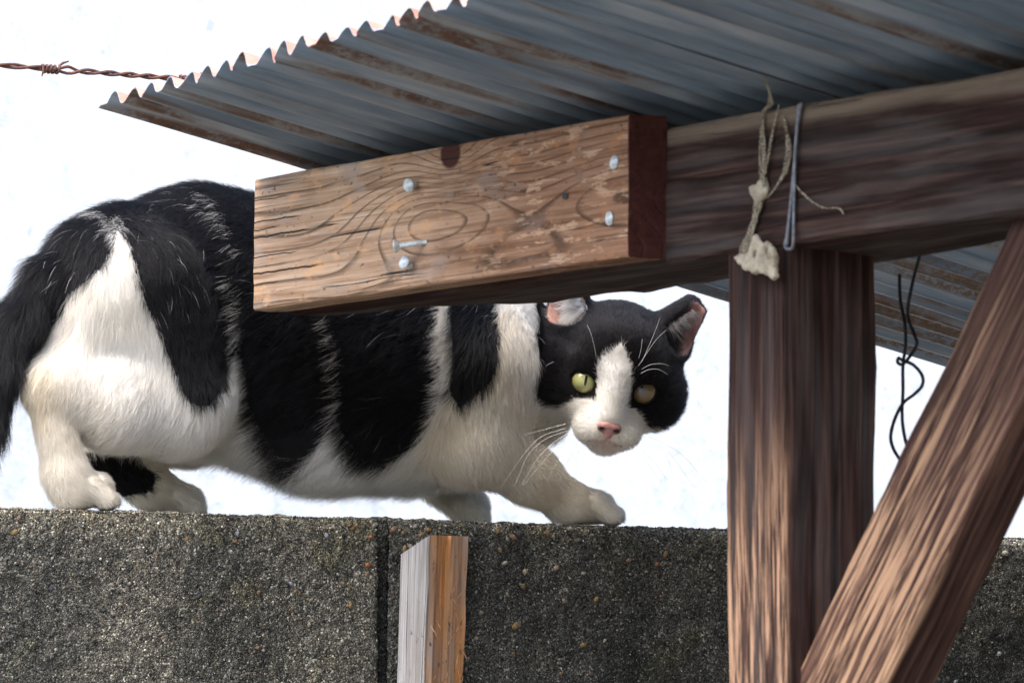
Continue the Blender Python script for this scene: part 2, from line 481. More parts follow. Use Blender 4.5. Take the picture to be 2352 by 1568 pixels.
# ------------------------------------------------------------------ concrete wall (top left corner of each panel face from the photo)
wall = empty('concrete_wall', W(abz(on_b(880, 1180, B_WALL)).x, B_WALL, 0), 'dark grey exposed aggregate concrete wall the cat walks on', 'wall')
a_j0 = abz(on_b(869, 1300, B_WALL)).x
a_j1 = abz(on_b(896, 1300, B_WALL)).x
def wall_panel(name, a0, a1, recess, seed, step=0.0016, dz=0.0, mat=None):
    na = int((a1 - a0) / step) + 1
    aa = np.linspace(a0, a1, na)
    depth = np.concatenate([np.arange(0, 0.155, step), np.linspace(0.16, Z_WALL, 14)])
    back = np.linspace(0, WALL_T, int(WALL_T / (step * 2)))[1:]
    # profile: front going down and top going back, joined at a chipped arris
    prof = [(0.0, -d) for d in depth[::-1]] + [(-t, 0.0) for t in back] + [(-WALL_T, -Z_WALL)]
    prof = np.array(prof)
    n = len(prof)
    G = np.zeros((na, n, 3)); G[:, :, 0] = aa[:, None]; G[:, :, 1] = B_WALL - recess + prof[None, :, 0]; G[:, :, 2] = Z_WALL + dz + prof[None, :, 1]
    Q = G.reshape(-1, 3)
    nz1 = vnoise(Q, 260, seed) * 0.0011 + vnoise(Q, 560, seed + 1) * 0.0007 + vnoise(Q, 90, seed + 2) * 0.0010 + vnoise(Q, 22, seed + 3) * 0.0012
    edge = np.exp(-np.linalg.norm(np.stack([Q[:, 1] - B_WALL + recess, Q[:, 2] - Z_WALL - dz], 1), axis=1) / 0.005)
    chip = np.clip(vnoise(Q * [1, 0, 0] + [0, 0, 3], 60, seed + 5) - 0.05, 0, 1) * 0.006 + 0.0025 + np.clip(vnoise(Q * [1, 0, 0], 240, seed + 7), 0, 1) * 0.002
    isf = (np.abs(prof[:, 0]) < 1e-9)[None, :].repeat(na, 0).ravel()
    Q[:, 1] += np.where(isf, nz1, 0) - edge * chip * 0.7
    Q[:, 2] += np.where(~isf, nz1, 0) - edge * chip
    Q[:, 1] += 0
    endr = np.minimum(Q[:, 0] - a0, a1 - Q[:, 0])
    Q[:, 1] -= np.exp(-endr / 0.0025) * 0.003 * (0.6 + 0.5 * vnoise(Q, 150, seed + 9)) * isf
    Wd = Q[:, [0]] * np.array(A) + Q[:, [1]] * np.array(B) + Q[:, [2]] * np.array(UP)
    ii = np.arange(na * n).reshape(na, n)
    Fq = np.stack([ii[:-1, :-1], ii[1:, :-1], ii[1:, 1:], ii[:-1, 1:]], -1).reshape(-1, 4)
    org = np.array(W(a0, B_WALL, Z_WALL))
    me = mesh_np(name, Wd - org, Fq)
    o = link(name, me, mat or M_CONC, wall, Matrix.Translation(Vector(org)))
    # close the ends
    return o, Q, na, n, isf
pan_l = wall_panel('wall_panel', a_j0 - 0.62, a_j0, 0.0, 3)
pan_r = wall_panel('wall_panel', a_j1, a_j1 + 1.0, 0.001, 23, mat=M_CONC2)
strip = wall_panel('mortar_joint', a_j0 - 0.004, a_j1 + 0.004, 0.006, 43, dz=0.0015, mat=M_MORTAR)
# the lower courses go on to both sides, out of the frame
for s, (q0, q1) in enumerate(((a_j0 - 2.6, a_j0 - 0.62), (a_j1 + 1.0, a_j1 + 3.0))):
    P, F = box_abz(q0, q1, B_WALL - WALL_T, B_WALL - 0.001, 0, Z_WALL - 0.002)
    link('wall_panel', mesh_from('wall_panel', P, F, False), M_CONC, wall)

# stones: unit pebbles shared by all
def pebble_mesh(i):
    bm = bmesh.new(); bmesh.ops.create_icosphere(bm, subdivisions=1, radius=1)
    r = random.Random(i)
    sx, sy, sz = r.uniform(0.85, 1.4), r.uniform(0.5, 0.85), r.uniform(0.35, 0.55)
    for v in bm.verts:
        k = 1 + r.uniform(-0.28, 0.14); v.co = Vector((v.co.x * sx * k, v.co.y * sy * k, v.co.z * sz * k))
    me = bpy.data.meshes.new('pebble'); bm.to_mesh(me); bm.free()
    me.polygons.foreach_set('use_smooth', [True] * len(me.polygons))
    return me
PEB = {}
def face_frame(rot):
    # local x,y in the wall's face, z out of it
    M = Matrix((A, UP, B)).transposed()
    return M @ Matrix.Rotation(rot, 3, 'Z')
def peb_mesh(i, ci):
    key = (i, ci)
    if key not in PEB:
        PEB[key] = pebble_mesh(i); PEB[key].materials.append(M_PEB[ci].m)
    return PEB[key]
def put_pebble(px, py, size, ci, pan, rec=0.0, rot=None, vi=None):
    p = on_b(px, py, B_WALL - rec)
    if p.z > Z_WALL - 0.002: p.z = Z_WALL - 0.002
    M = face_frame(random.uniform(0, 6.28) if rot is None else rot).to_4x4()
    M = Matrix.Translation(p - B * size * 0.22) @ M @ Matrix.Diagonal((size, size, size, 1))
    o = bpy.data.objects.new('pebble', peb_mesh(random.randrange(7) if vi is None else vi, ci)); COL.objects.link(o)
    o.parent = pan; o.matrix_parent_inverse = PINV(pan); o.matrix_basis = M
named = [  # stones one can find again in the photo: px, py, half size in mm, colour, rot
    (34, 1222, 3.0, 1, .4), (330, 1222, 2.6, 0, 0), (318, 1297, 3.4, 1, .2), (845, 1296, 3.4, 2, .1), (843, 1318, 2.6, 7, .9), (822, 1318, 3.0, 4, 0),
    (820, 1205, 2.8, 1, .1), (805, 1205, 3.4, 1, 0), (860, 1205, 2.8, 4, .5), (905, 1215, 3.0, 7, .4), (928, 1222, 3.2, 0, .6), (930, 1260, 2.6, 1, 1.5),
    (945, 1256, 4.2, 6, 2.1), (955, 1208, 2.4, 4, 0), (968, 1228, 3.0, 0, .3), (985, 1215, 2.4, 1, 0), (1145, 1220, 3.0, 0, .5), (1195, 1224, 4.6, 5, 3.1),
    (1180, 1232, 3.2, 7, -.5), (1260, 1222, 3.4, 0, 1), (1310, 1213, 2.4, 4, 0), (1280, 1302, 4.4, 6, .6), (1208, 1312, 3.4, 6, .8), (1340, 1315, 2.4, 4, 0),
    (1185, 1437, 3.3, 1, .9), (1390, 1470, 2.6, 4, .6), (1340, 1480, 2.6, 1, .3), (1510, 1295, 2.5, 2, 0), (1370, 1375, 2.6, 1, .6), (1445, 1285, 2.4, 7, 0),
    (1150, 1262, 3.2, 0, 1.9), (1160, 1292, 2.4, 4, .3), (1330, 1240, 3.4, 3, .3), (350, 1395, 2.8, 5, 0), (595, 1360, 2.6, 0, 1.4), (750, 1345, 2.4, 3, 0),
    (835, 1420, 2.4, 4, 1), (842, 1440, 2.6, 1, .2), (240, 1400, 3.2, 5, .2), (385, 1408, 2.6, 5, .5), (30, 1440, 3.0, 5, 0), (120, 1350, 3.3, 5, .7), (600, 1520, 2.4, 5, 0),
    (455, 1240, 2.6, 4, 0), (520, 1240, 2.6, 5, .8), (700, 1240, 2.4, 3, .4), (1420, 1400, 2.3, 5, 0), (1560, 1330, 2.4, 5, .2), (1290, 1545, 2.6, 0, .5), (2310, 1270, 3.0, 4, .2)]
for (px, py, s, ci, rot) in named:
    put_pebble(px, py, s * 0.001, ci, (pan_l if px < 882 else pan_r)[0], rot=rot)
cnt = 0
while cnt < 235:
    px, py = random.uniform(-60, 2400), 1180 + 400 * random.random() ** 1.4
    yt = 1167 + px * 0.029
    if py < yt + 5 or 866 < px < 898: continue
    near = math.exp(-((px - 900) / 320) ** 2)
    if random.random() > 0.35 + 0.6 * near: continue
    ci = random.choices(range(9), [5, 3, 1, 9, 3, 11, 5, 6, 6])[0]
    put_pebble(px, py, 0.0011 + 0.0019 * random.random() ** 2, ci, (pan_l if px < 882 else pan_r)[0]); cnt += 1
# small grit: far too many to count
def grit(parent, a0, a1, rec, n, seed, wts=(0.16, 0.22, 0.26, 0.20, 0.08, 0.06, 0.02), gn=0.85):
    r = np.random.default_rng(seed)
    a = r.uniform(a0, a1, n); dz = 0.15 * r.random(n) ** 1.25
    ontop = r.random(n) < 0.16
    b = np.where(ontop, B_WALL - rec - 0.02 * r.random(n) ** 2, B_WALL - rec); z = np.where(ontop, Z_WALL - 0.0015, Z_WALL - 0.001 - dz)
    size = 0.00025 + 0.0009 * r.random(n) ** 3.0
    bm = bmesh.new(); bmesh.ops.create_icosphere(bm, subdivisions=1, radius=1)
    bv = np.array([v.co[:] for v in bm.verts]); bf = np.array([[v.index for v in f.verts] for f in bm.faces]); bm.free()
    low = np.array([[0, 0, 1], [1, 0, 0], [0, 1, 0], [-1, 0, 0], [0, -1, 0], [0, 0, -1]], float)
    lf = np.array([[0, 1, 2], [0, 2, 3], [0, 3, 4], [0, 4, 1], [5, 2, 1], [5, 3, 2], [5, 4, 3], [5, 1, 4]])
    k = len(low)
    V = low[None] * (1 + r.uniform(-0.35, 0.35, (n, k, 1))) * size[:, None, None] * r.uniform(0.6, 1.3, (n, 1, 3))
    ang = r.uniform(0, 6.28, n); ca, sa = np.cos(ang)[:, None], np.sin(ang)[:, None]
    x = V[:, :, 0] * ca - V[:, :, 1] * sa; y = V[:, :, 0] * sa + V[:, :, 1] * ca
    q = np.stack([x + a[:, None], V[:, :, 2] * 0.8 + b[:, None], y + z[:, None]], -1).reshape(-1, 3)
    Wd = q[:, [0]] * np.array(A) + q[:, [1]] * np.array(B) + q[:, [2]] * np.array(UP)
    Fq = (np.arange(n)[:, None, None] * k + lf[None]).reshape(-1, 3)
    me = mesh_np('grit', Wd, Fq, False)
    pal = np.array([(0.02, 0.02, 0.022), (0.05, 0.05, 0.048), (0.11, 0.105, 0.09), (0.20, 0.19, 0.165), (0.33, 0.32, 0.29), (0.22, 0.15, 0.08), (0.5, 0.49, 0.46)])
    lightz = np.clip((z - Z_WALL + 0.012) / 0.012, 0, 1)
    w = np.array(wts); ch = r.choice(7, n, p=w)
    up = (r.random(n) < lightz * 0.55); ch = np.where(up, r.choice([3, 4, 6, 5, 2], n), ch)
    colv = np.concatenate([pal[ch] * gn * r.uniform(0.7, 1.2, (n, 1)), np.ones((n, 1))], 1).repeat(k, 0)
    at = me.color_attributes.new('tint', 'FLOAT_COLOR', 'POINT'); at.data.foreach_set('color', colv.ravel().astype(np.float32))
    o = link('grit', me, M_AGG, parent); o['kind'] = 'stuff'
grit(pan_l[0], a_j0 - 0.32, a_j0 - 0.001, 0.0, 17000, 5)
grit(pan_r[0], a_j1 + 0.001, a_j1 + 0.58, 0.001, 24000, 6, (0.30, 0.28, 0.20, 0.12, 0.05, 0.04, 0.01))
grit(strip[0], a_j0, a_j1, 0.006, 700, 7, (0.40, 0.30, 0.16, 0.08, 0.03, 0.02, 0.01))

# ------------------------------------------------------------------ lean-to shed
shed = empty('lean_to_shed', W(A0, B0, 0), 'dark timber lean-to with a rusty corrugated metal roof in front of the wall', 'shed')
def timber(name, p0, xd, yd, L, w, t, mat, seed, parent=shed, amp=0.0008, bev=0.0022, wane=0.0, y_off=0.0, endjit=0.0, step=0.012):
    """box with its near-left-bottom corner at p0: length L along xd, width w along yd, thickness t along -(xd x yd)... subdivided, eased and uneven"""
    zd = xd.cross(yd)
    nx = max(4, int(L / step)); xs = np.linspace(0, L, nx)
    def side(n, size):
        s = np.linspace(bev, size - bev, n); return np.concatenate([[0.0], s, [size]])
    ys = side(max(4, int(w / 0.010)), w); zs = side(max(3, int(t / 0.010)), t)
    ring = [(y, 0.0) for y in ys[:-1]] + [(w, -z) for z in zs[:-1]] + [(y, -t) for y in ys[::-1][:-1]] + [(0.0, -z) for z in zs[::-1][:-1]]
    ring = np.array(ring); n = len(ring)
    # ease the corners
    for c in ((0, 0), (w, 0), (w, -t), (0, -t)):
        i = np.argmin(np.hypot(ring[:, 0] - c[0], ring[:, 1] - c[1])); cen = np.array([w / 2, -t / 2])
        ring[i] += np.sign(cen - ring[i]) * bev * 0.35
    G = np.zeros((nx, n, 3)); G[:, :, 0] = xs[:, None]; G[:, :, 1:] = ring[None]
    Q = G.reshape(-1, 3).copy()
    cen = np.array([0, w / 2, -t / 2])
    d = Q - cen; d[:, 0] = 0
    isy = (np.abs(np.abs(d[:, 1]) - w / 2) < bev * 0.6); isz = (np.abs(np.abs(d[:, 2]) - t / 2) < bev * 0.6)
    nn = vnoise(Q * [0.25, 1, 1], 60, seed) * amp + vnoise(Q * [0.12, 1, 1], 220, seed + 1) * amp * 0.45 + vnoise(Q, 14, seed + 2) * amp * 0.8
    edge = (isy & isz)
    nn = nn - edge * np.clip(vnoise(Q * [1, .3, .3], 70, seed + 4), 0, 1) * amp * 1.6
    Q[:, 1] += np.sign(d[:, 1]) * isy * nn; Q[:, 2] += np.sign(d[:, 2]) * isz * nn
    if wane:   # bark edge along the lower far arris
        far = np.clip((-Q[:, 2] / t - 0.35) / 0.65, 0, 1) * (Q[:, 1] < w * 0.12)
        Q[:, 1] += far * (-0.003 + 0.003 * vnoise(Q * [1, 0, 0.2], 9, seed + 6) + 0.0012 * vnoise(Q * [1, 0, 0], 40, seed + 7)) * wane * np.clip((Q[:, 0] - 0.02) / 0.15, 0, 1)
        Q[:, 1] += far * 0.0135 * np.clip(1 - Q[:, 0] / 0.20, 0, 1)
    if endjit:
        e0 = np.exp(-Q[:, 0] / 0.006); e1 = np.exp(-(L - Q[:, 0]) / 0.006)
        j = vnoise(Q * [0, 1, 1], 120, seed + 8) * endjit
        Q[:, 0] += e0 * j + e1 * j
    ii = np.arange(nx * n).reshape(nx, n)
    jj = np.roll(ii, -1, 1)
    Fq = [tuple(f) for f in np.stack([ii[:-1], jj[:-1], jj[1:], ii[1:]], -1).reshape(-1, 4)]
    V = [tuple(q) for q in Q]
    c0 = len(V); V.append((0, w / 2, -t / 2)); V.append((L, w / 2, -t / 2))
    for k in range(n):
        Fq.append((c0, int(ii[0, (k + 1) % n]), int(ii[0, k]))); Fq.append((c0 + 1, int(ii[-1, k]), int(ii[-1, (k + 1) % n])))
    me = mesh_from(name, V, Fq, True)
    bm = bmesh.new(); bm.from_mesh(me); bmesh.ops.recalc_face_normals(bm, faces=bm.faces); bm.to_mesh(me); bm.free()
    me.set_sharp_from_angle(angle=R(38))
    M = Matrix((xd, yd, zd)).transposed().to_4x4(); M.translation = p0
    return link(name, me, mat, parent, M)
def loc(o_p0, xd, yd, p):
    d = p - o_p0; return d.dot(xd), d.dot(yd)

# main beam
b_bl = abz(on_a(668, 560, A_BEAM)).y
b_br = B0 + 1.35
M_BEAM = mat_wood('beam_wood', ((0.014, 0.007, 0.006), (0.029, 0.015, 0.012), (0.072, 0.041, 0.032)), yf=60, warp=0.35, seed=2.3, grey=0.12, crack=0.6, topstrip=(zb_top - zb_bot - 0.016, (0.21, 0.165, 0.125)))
p_beam = W(A_BEAM, b_bl, zb_bot)
beam = timber('beam', p_beam, B, UP, b_br - b_bl, zb_top - zb_bot, 0.092, M_BEAM, 5, wane=1.0, step=0.008, bev=0.003, amp=0.0009)
# short pale board scabbed on to the far end
p_bd = W(A_BOARD, b_left, on_a(583, 712, A_BOARD).z)
b_r = abz(on_a(1445, 420, A_BOARD)).y
zt = (on_a(583, 411, A_BOARD).z + on_a(1445, 263, A_BOARD).z) / 2
zbm = (on_a(583, 712, A_BOARD).z + on_a(1445, 590, A_BOARD).z) / 2
p_bd.z = zbm
def bl(px, py): return loc(p_bd, B, UP, on_a(px, py, A_BOARD))
k1 = bl(1035, 352); k2 = bl(1005, 490); k3 = bl(1440, 425); k4 = bl(700, 540)
ck = [(bl(583, y)[1], bl(583 + l, y)[0], w) for y, l, w in ((462, 90, 0.0005), (512, 120, 0.0007), (530, 60, 0.0006), (547, 150, 0.0009), (592, 110, 0.0006), (630, 170, 0.0009), (655, 60, 0.0005))]
M_BOARD = mat_wood('board_wood', ((0.24, 0.14, 0.085), (0.43, 0.285, 0.185), (0.57, 0.41, 0.29)), yf=80, warp=0.2, seed=4.1, crack=1.0, la=1.0,
                   knots=((k1[0], k1[1], 0.040, 0.030, 3.0, 1.0), (k2[0], k2[1], 0.095, 0.028, -6.5, 0), (k3[0], k3[1], 0.12, 0.030, -5.5, 0), (k4[0], k4[1], 0.07, 0.01, 0.6, 0)),
                   patch=(0.22, 0.40, (0.62, 0.42, 0.275), 0.5), stain=(0.16, 0.42, b_r - b_left), cracks=ck, blots=0.75)
board = timber('end_board', p_bd, B, UP, b_r - b_left, zt - zbm, 0.027, M_BOARD, 8, amp=0.0005, bev=0.0016, endjit=0.0012, step=0.008)
# post
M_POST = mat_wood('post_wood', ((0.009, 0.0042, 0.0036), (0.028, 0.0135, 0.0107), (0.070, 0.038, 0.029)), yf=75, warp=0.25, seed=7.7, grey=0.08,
                  streak=(on_a(1735, 900, A0).z, on_a(1735, 1400, A0).z, (0.42, 0.255, 0.16), 0.95), crack=0.5, lit_face_z=(-0.006, -0.002))  # paler towards the foot: light below the roof shadow painted in with wear
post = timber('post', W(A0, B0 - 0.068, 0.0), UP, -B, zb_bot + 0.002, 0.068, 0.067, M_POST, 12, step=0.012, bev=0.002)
post.matrix_basis = Matrix.Translation(B * 0.068) @ post.matrix_basis
# knee brace, in the plane of the beam
A_BR = A0 + 0.012
q_hi = on_a(2330, 500, A_BR); q_lo = on_a(1817, 1568, A_BR)
xd = (q_hi - q_lo).normalized(); yd = A.cross(xd).normalized()
if yd.dot(UP) > 0: yd = -yd
bw_ = 0.080; L_br = (q_hi - q_lo).length
t_lo = (abz(q_lo).y - (B0 - 0.01)) / xd.dot(B) + 0.068     # let into the post
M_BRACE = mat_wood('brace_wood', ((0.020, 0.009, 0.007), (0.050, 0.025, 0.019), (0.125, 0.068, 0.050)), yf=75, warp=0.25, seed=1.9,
                   streak=(t_lo + L_br * 1.0, t_lo + L_br * 0.25, (0.40, 0.25, 0.155), 0.85), crack=0.5, lit_face_z=(-0.006, -0.002))  # front face paler than the underside: light painted in with the wear
p_br = q_lo - xd * t_lo
if xd.cross(yd).dot(A) > 0:     # keep the outer face towards -A
    p_br = p_br + yd * bw_; yd = -yd
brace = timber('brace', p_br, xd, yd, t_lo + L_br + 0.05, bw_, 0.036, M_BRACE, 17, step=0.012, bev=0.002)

# roof: corrugated sheets over the beam
R0 = on_a(660, 390, A_BEAM)
def slope_err(ph):
    d = A * math.cos(ph) - UP * math.sin(ph); n = B.cross(d).normalized()
    p = on_plane(2160, 850, R0, n); return abz(p).y - abz(R0).y
lo, hi = R(2), R(35)
for _ in range(50):
    mid = (lo + hi) / 2
    if (slope_err(lo) > 0) != (slope_err(mid) > 0): hi = mid
    else: lo = mid
PHI = (lo + hi) / 2
FL = A * math.cos(PHI) - UP * math.sin(PHI)          # down the flutes
RN = B.cross(FL).normalized()
if RN.z < 0: RN = -RN
c_far = on_plane(235, 250, R0, RN); c_near = on_plane(1120, -2, R0, RN)
def rl(p): d = p - R0; return d.dot(B), d.dot(FL)
RY = RN.cross(B).normalized(); YS = 1.0 if RY.dot(FL) > 0 else -1.0
def mat_roof_under():
    m = Mat('galvanised_underside')
    x, y, z = m.xyz(m.co())
    st = m.noise(m.co((40, 2.0, 3), (1, 0, 0)), 1.0, 4, 0.6)
    fine = m.noise(m.co((70, 26, 40)), 1.0, 6, 0.7)
    sp = m.noise(m.co((260, 200, 200)), 1.0, 3, 0.6)
    c = m.ramp(m.noise(m.co((60, 5, 8)), 1.0, 5, 0.6), [(0.32, (0.13, 0.195, 0.275)), (0.5, (0.25, 0.335, 0.43)), (0.68, (0.43, 0.50, 0.57))])  # blue of the reflected sky mixed into the zinc colours
    rm = m.math('MULTIPLY', m.sstep(st, 0.51, 0.63), m.sstep(m.math('ADD', m.math('MULTIPLY', fine, 0.65), m.math('MULTIPLY', sp, 0.35)), 0.42, 0.56))
    c = m.mix(m.math('MULTIPLY', m.sstep(st, 0.47, 0.60), 0.6), c, (0.26, 0.215, 0.165))
    c = m.mix(m.math('MULTIPLY', rm, 0.85), c, m.ramp(sp, [(0.3, (0.045, 0.018, 0.010)), (0.6, (0.15, 0.062, 0.028))]))
    fy = m.math('MULTIPLY', y, YS)
    low = m.math('MULTIPLY', m.sstep(fy, 0.22, 0.42), m.sstep(m.noise(m.co((38, 1.2, 2), (7.3, 0, 0)), 1.0, 2, 0.5), 0.44, 0.52))
    c = m.mix(m.math('MULTIPLY', low, m.math('ADD', 0.35, m.math('MULTIPLY', m.sstep(sp, 0.45, 0.55), 0.6))), c, m.ramp(sp, [(0.35, (0.05, 0.022, 0.013)), (0.55, (0.15, 0.085, 0.045)), (0.7, (0.26, 0.20, 0.13))]))
    m.base(c); m.set('Metallic', 0.25); m.rough(0.42); m.bump(sp, 0.15, 0.0006)
    return m
def mat_roof_top():
    m = Mat('faded_red_paint')
    c = m.ramp(m.noise(m.co((30, 12, 20)), 1.0, 5, 0.6), [(0.3, (0.42, 0.12, 0.07)), (0.5, (0.52, 0.22, 0.16)), (0.7, (0.56, 0.36, 0.30))])
    m.base(c); m.rough(0.6); return m
M_RU, M_RT = mat_roof_under(), mat_roof_top()
e_far = rl(c_far); e_near = rl(c_near)
PITCHW, AMP = 0.0318, 0.0047
def sheet(name, b0, b1, lift, parent, seed, y_end=1.05):
    nb = int((b1 - b0) / PITCHW * 12) + 1; ny = 46
    bb = np.linspace(b0, b1, nb); t = np.linspace(0, 1, ny) ** 1.6
    cutb = e_far[1] + (bb - e_far[0]) / (e_near[0] - e_far[0]) * (e_near[1] - e_far[1])
    pk = np.stack([np.round(bb / PITCHW * 1.0), bb * 0, bb * 0], 1)
    cutb = cutb - 0.003 * vnoise(pk, 1.37, seed) - 0.0015 * vnoise(np.stack([bb, bb * 0, bb * 0], 1), 45, seed + 1)
    Y = cutb[:, None] + (y_end - cutb[:, None]) * t[None]
    Bc = np.repeat(bb[:, None], ny, 1)
    ph = 2 * math.pi * (Bc - e_far[0]) / PITCHW
    amp = AMP * (1 + 0.10 * vnoise(np.stack([Bc.ravel(), Y.ravel() * 0, Y.ravel() * 0], 1), 17, seed + 2).reshape(Bc.shape) + 0.22 * np.exp(-(Y - cutb[:, None]) / 0.02) * vnoise(np.stack([Bc.ravel(), Bc.ravel() * 0, Bc.ravel() * 0], 1), 30, seed + 3).reshape(Bc.shape))
    Z = 0.0052 + lift - np.cos(ph) * amp
    Z += 0.0010 * vnoise(np.stack([Bc.ravel(), Y.ravel(), Y.ravel() * 0], 1), 6, seed + 4).reshape(Bc.shape)
    n = nb * ny
    lowr = np.stack([Bc, Y * YS, Z], -1).reshape(-1, 3); upr = lowr + [0, 0, 0.0007]
    V = np.concatenate([lowr, upr]); ii = np.arange(n).reshape(nb, ny)
    q = np.stack([ii[:-1, :-1], ii[1:, :-1], ii[1:, 1:], ii[:-1, 1:]], -1).reshape(-1, 4)
    F = [q, q[:, ::-1] + n]
    def rim(e):
        return np.stack([e[:-1], e[:-1] + n, e[1:] + n, e[1:]], -1)
    F += [rim(ii[:, 0]), rim(ii[:, -1][::-1]), rim(ii[0][::-1]), rim(ii[-1])]
    F = np.concatenate(F)
    me = mesh_np(name, V, F)
    bm = bmesh.new(); bm.from_mesh(me); bmesh.ops.recalc_face_normals(bm, faces=bm.faces); bm.to_mesh(me); bm.free()
    me.set_sharp_from_angle(angle=R(50))
    mi = np.zeros(len(me.polygons), np.int32); mi[len(q):2 * len(q)] = 1
    me.materials.append(M_RU.m); me.materials.append(M_RT.m)
    me.polygons.foreach_set('material_index', mi)
    M = Matrix((B, RY, RN)).transposed().to_4x4(); M.translation = R0
    return link(name, me, [], parent, M)
roof1 = sheet('corrugated_sheet', e_far[0] - 0.002, e_far[0] + PITCHW * 20, 0.0, shed, 61)
roof2 = sheet('corrugated_sheet', e_far[0] + PITCHW * 19, e_far[0] + PITCHW * 40, 0.0016, shed, 71)

# screws in the short board
M_ZINC = mat_metal('zinc_screw', (0.62, 0.67, 0.68), 0.5, 0.25)
M_DARK = mat_metal('screw_recess', (0.03, 0.03, 0.03), 0.6, 0.0)
def screw_mesh(L=0.022, rh=0.0047):
    prof = [(0, 0.0008), (rh * 0.55, 0.0009), (rh * 0.93, 0.0004), (rh, -0.0002), (rh * 0.9, -0.0011), (rh * 0.5, -0.003), (0.0016, -0.004)]
    z = -0.004
    while z > -L:
        prof += [(0.0016, z), (0.0022, z - 0.0006), (0.0016, z - 0.0012)]; z -= 0.0016
    prof += [(0.0003, -L - 0.003)]
    bm = bmesh.new(); n = 18; rings = []
    for r, z in prof:
        rings.append([bm.verts.new((max(r, 1e-5) * math.cos(2 * math.pi * k / n), max(r, 1e-5) * math.sin(2 * math.pi * k / n), z)) for k in range(n)])
    for i in range(len(rings) - 1):
        for k in range(n): bm.faces.new((rings[i][k], rings[i + 1][k], rings[i + 1][(k + 1) % n], rings[i][(k + 1) % n]))
    bmesh.ops.recalc_face_normals(bm, faces=bm.faces)
    me = bpy.data.meshes.new('screw'); bm.to_mesh(me); bm.free()
    me.polygons.foreach_set('use_smooth', [True] * len(me.polygons)); me.materials.append(M_ZINC.m); me.materials.append(M_DARK.m)
    # cross recess
    return me
SCREW = screw_mesh()
def cross_mesh():
    bm = bmesh.new()
    for an in (0.4, 0.4 + math.pi / 2):
        v = []
        for x, y in ((-0.0019, -0.0004), (0.0019, -0.0004), (0.0019, 0.0004), (-0.0019, 0.0004)):
            v.append(bm.verts.new((x * math.cos(an) - y * math.sin(an), x * math.sin(an) + y * math.cos(an), 0.00105 + 0.00005 * (an > 1))))
        bm.faces.new(v)
    me = bpy.data.meshes.new('cross_recess'); bm.to_mesh(me); bm.free(); me.materials.append(M_DARK.m); return me
CROSS = cross_mesh()
def put_screw(px, py, out, tilt, axis=None):
    p = on_a(px, py, A_BOARD - out)
    n = (-A if axis is None else axis)
    n = (n + B * tilt[0] + UP * tilt[1]).normalized()
    q = n.to_track_quat('Z', 'Y').to_matrix().to_4x4(); q.translation = p
    s = link('screw', SCREW, [], board, q)
    return s
put_screw(938, 426, 0.0065, (0.35, -0.18)); put_screw(928, 602, 0.0065, (0.30, 0.28))
put_screw(1410, 373, 0.0012, (0.05, 0.08)); put_screw(1399, 502, 0.0012, (0.0, -0.05))
put_screw(907, 566, 0.016, (-0.75, -0.16))
# old nail hole
hole = on_a(1297, 450, A_BOARD - 0.0009)
V, F = [], []
for k in range(14):
    an = 2 * math.pi * k / 14
    V.append(hole + B * math.cos(an) * 0.0042 * random.uniform(.8, 1.1) + UP * math.sin(an) * 0.0022 * random.uniform(.85, 1.1))
F.append(tuple(range(14)))
link('nail_hole', mesh_from('nail_hole', V, F, False), M_DARK, board)

# ------------------------------------------------------------------ tie wire and cobweb on the beam
M_TIE = mat_metal('grey_tie_wire', (0.20, 0.21, 0.24), 0.5, 0.6)
M_BLACK = mat_metal('black_wire', (0.035, 0.035, 0.045), 0.55, 0.3)
a_f = A_BEAM - 0.0028
tie = empty('tie_wire', on_a(1810, 570, a_f), 'thin grey tie wire looped over the dark beam beside the cobweb', 'wire')
def path_a(pts, a): return [on_a(x, y, a) for x, y in pts]
for r_, pts in ((0.0013, [(1842, 236), (1832, 290), (1826, 370), (1817, 470), (1806, 566)]), (0.0011, [(1836, 238), (1830, 300), (1826, 380), (1824, 480), (1822, 560), (1813, 572), (1803, 566), (1806, 550)])):
    V, F = tube(smooth_path(path_a(pts, a_f)), r_, 8); link('strand', mesh_from('strand', V, F), M_TIE, tie)

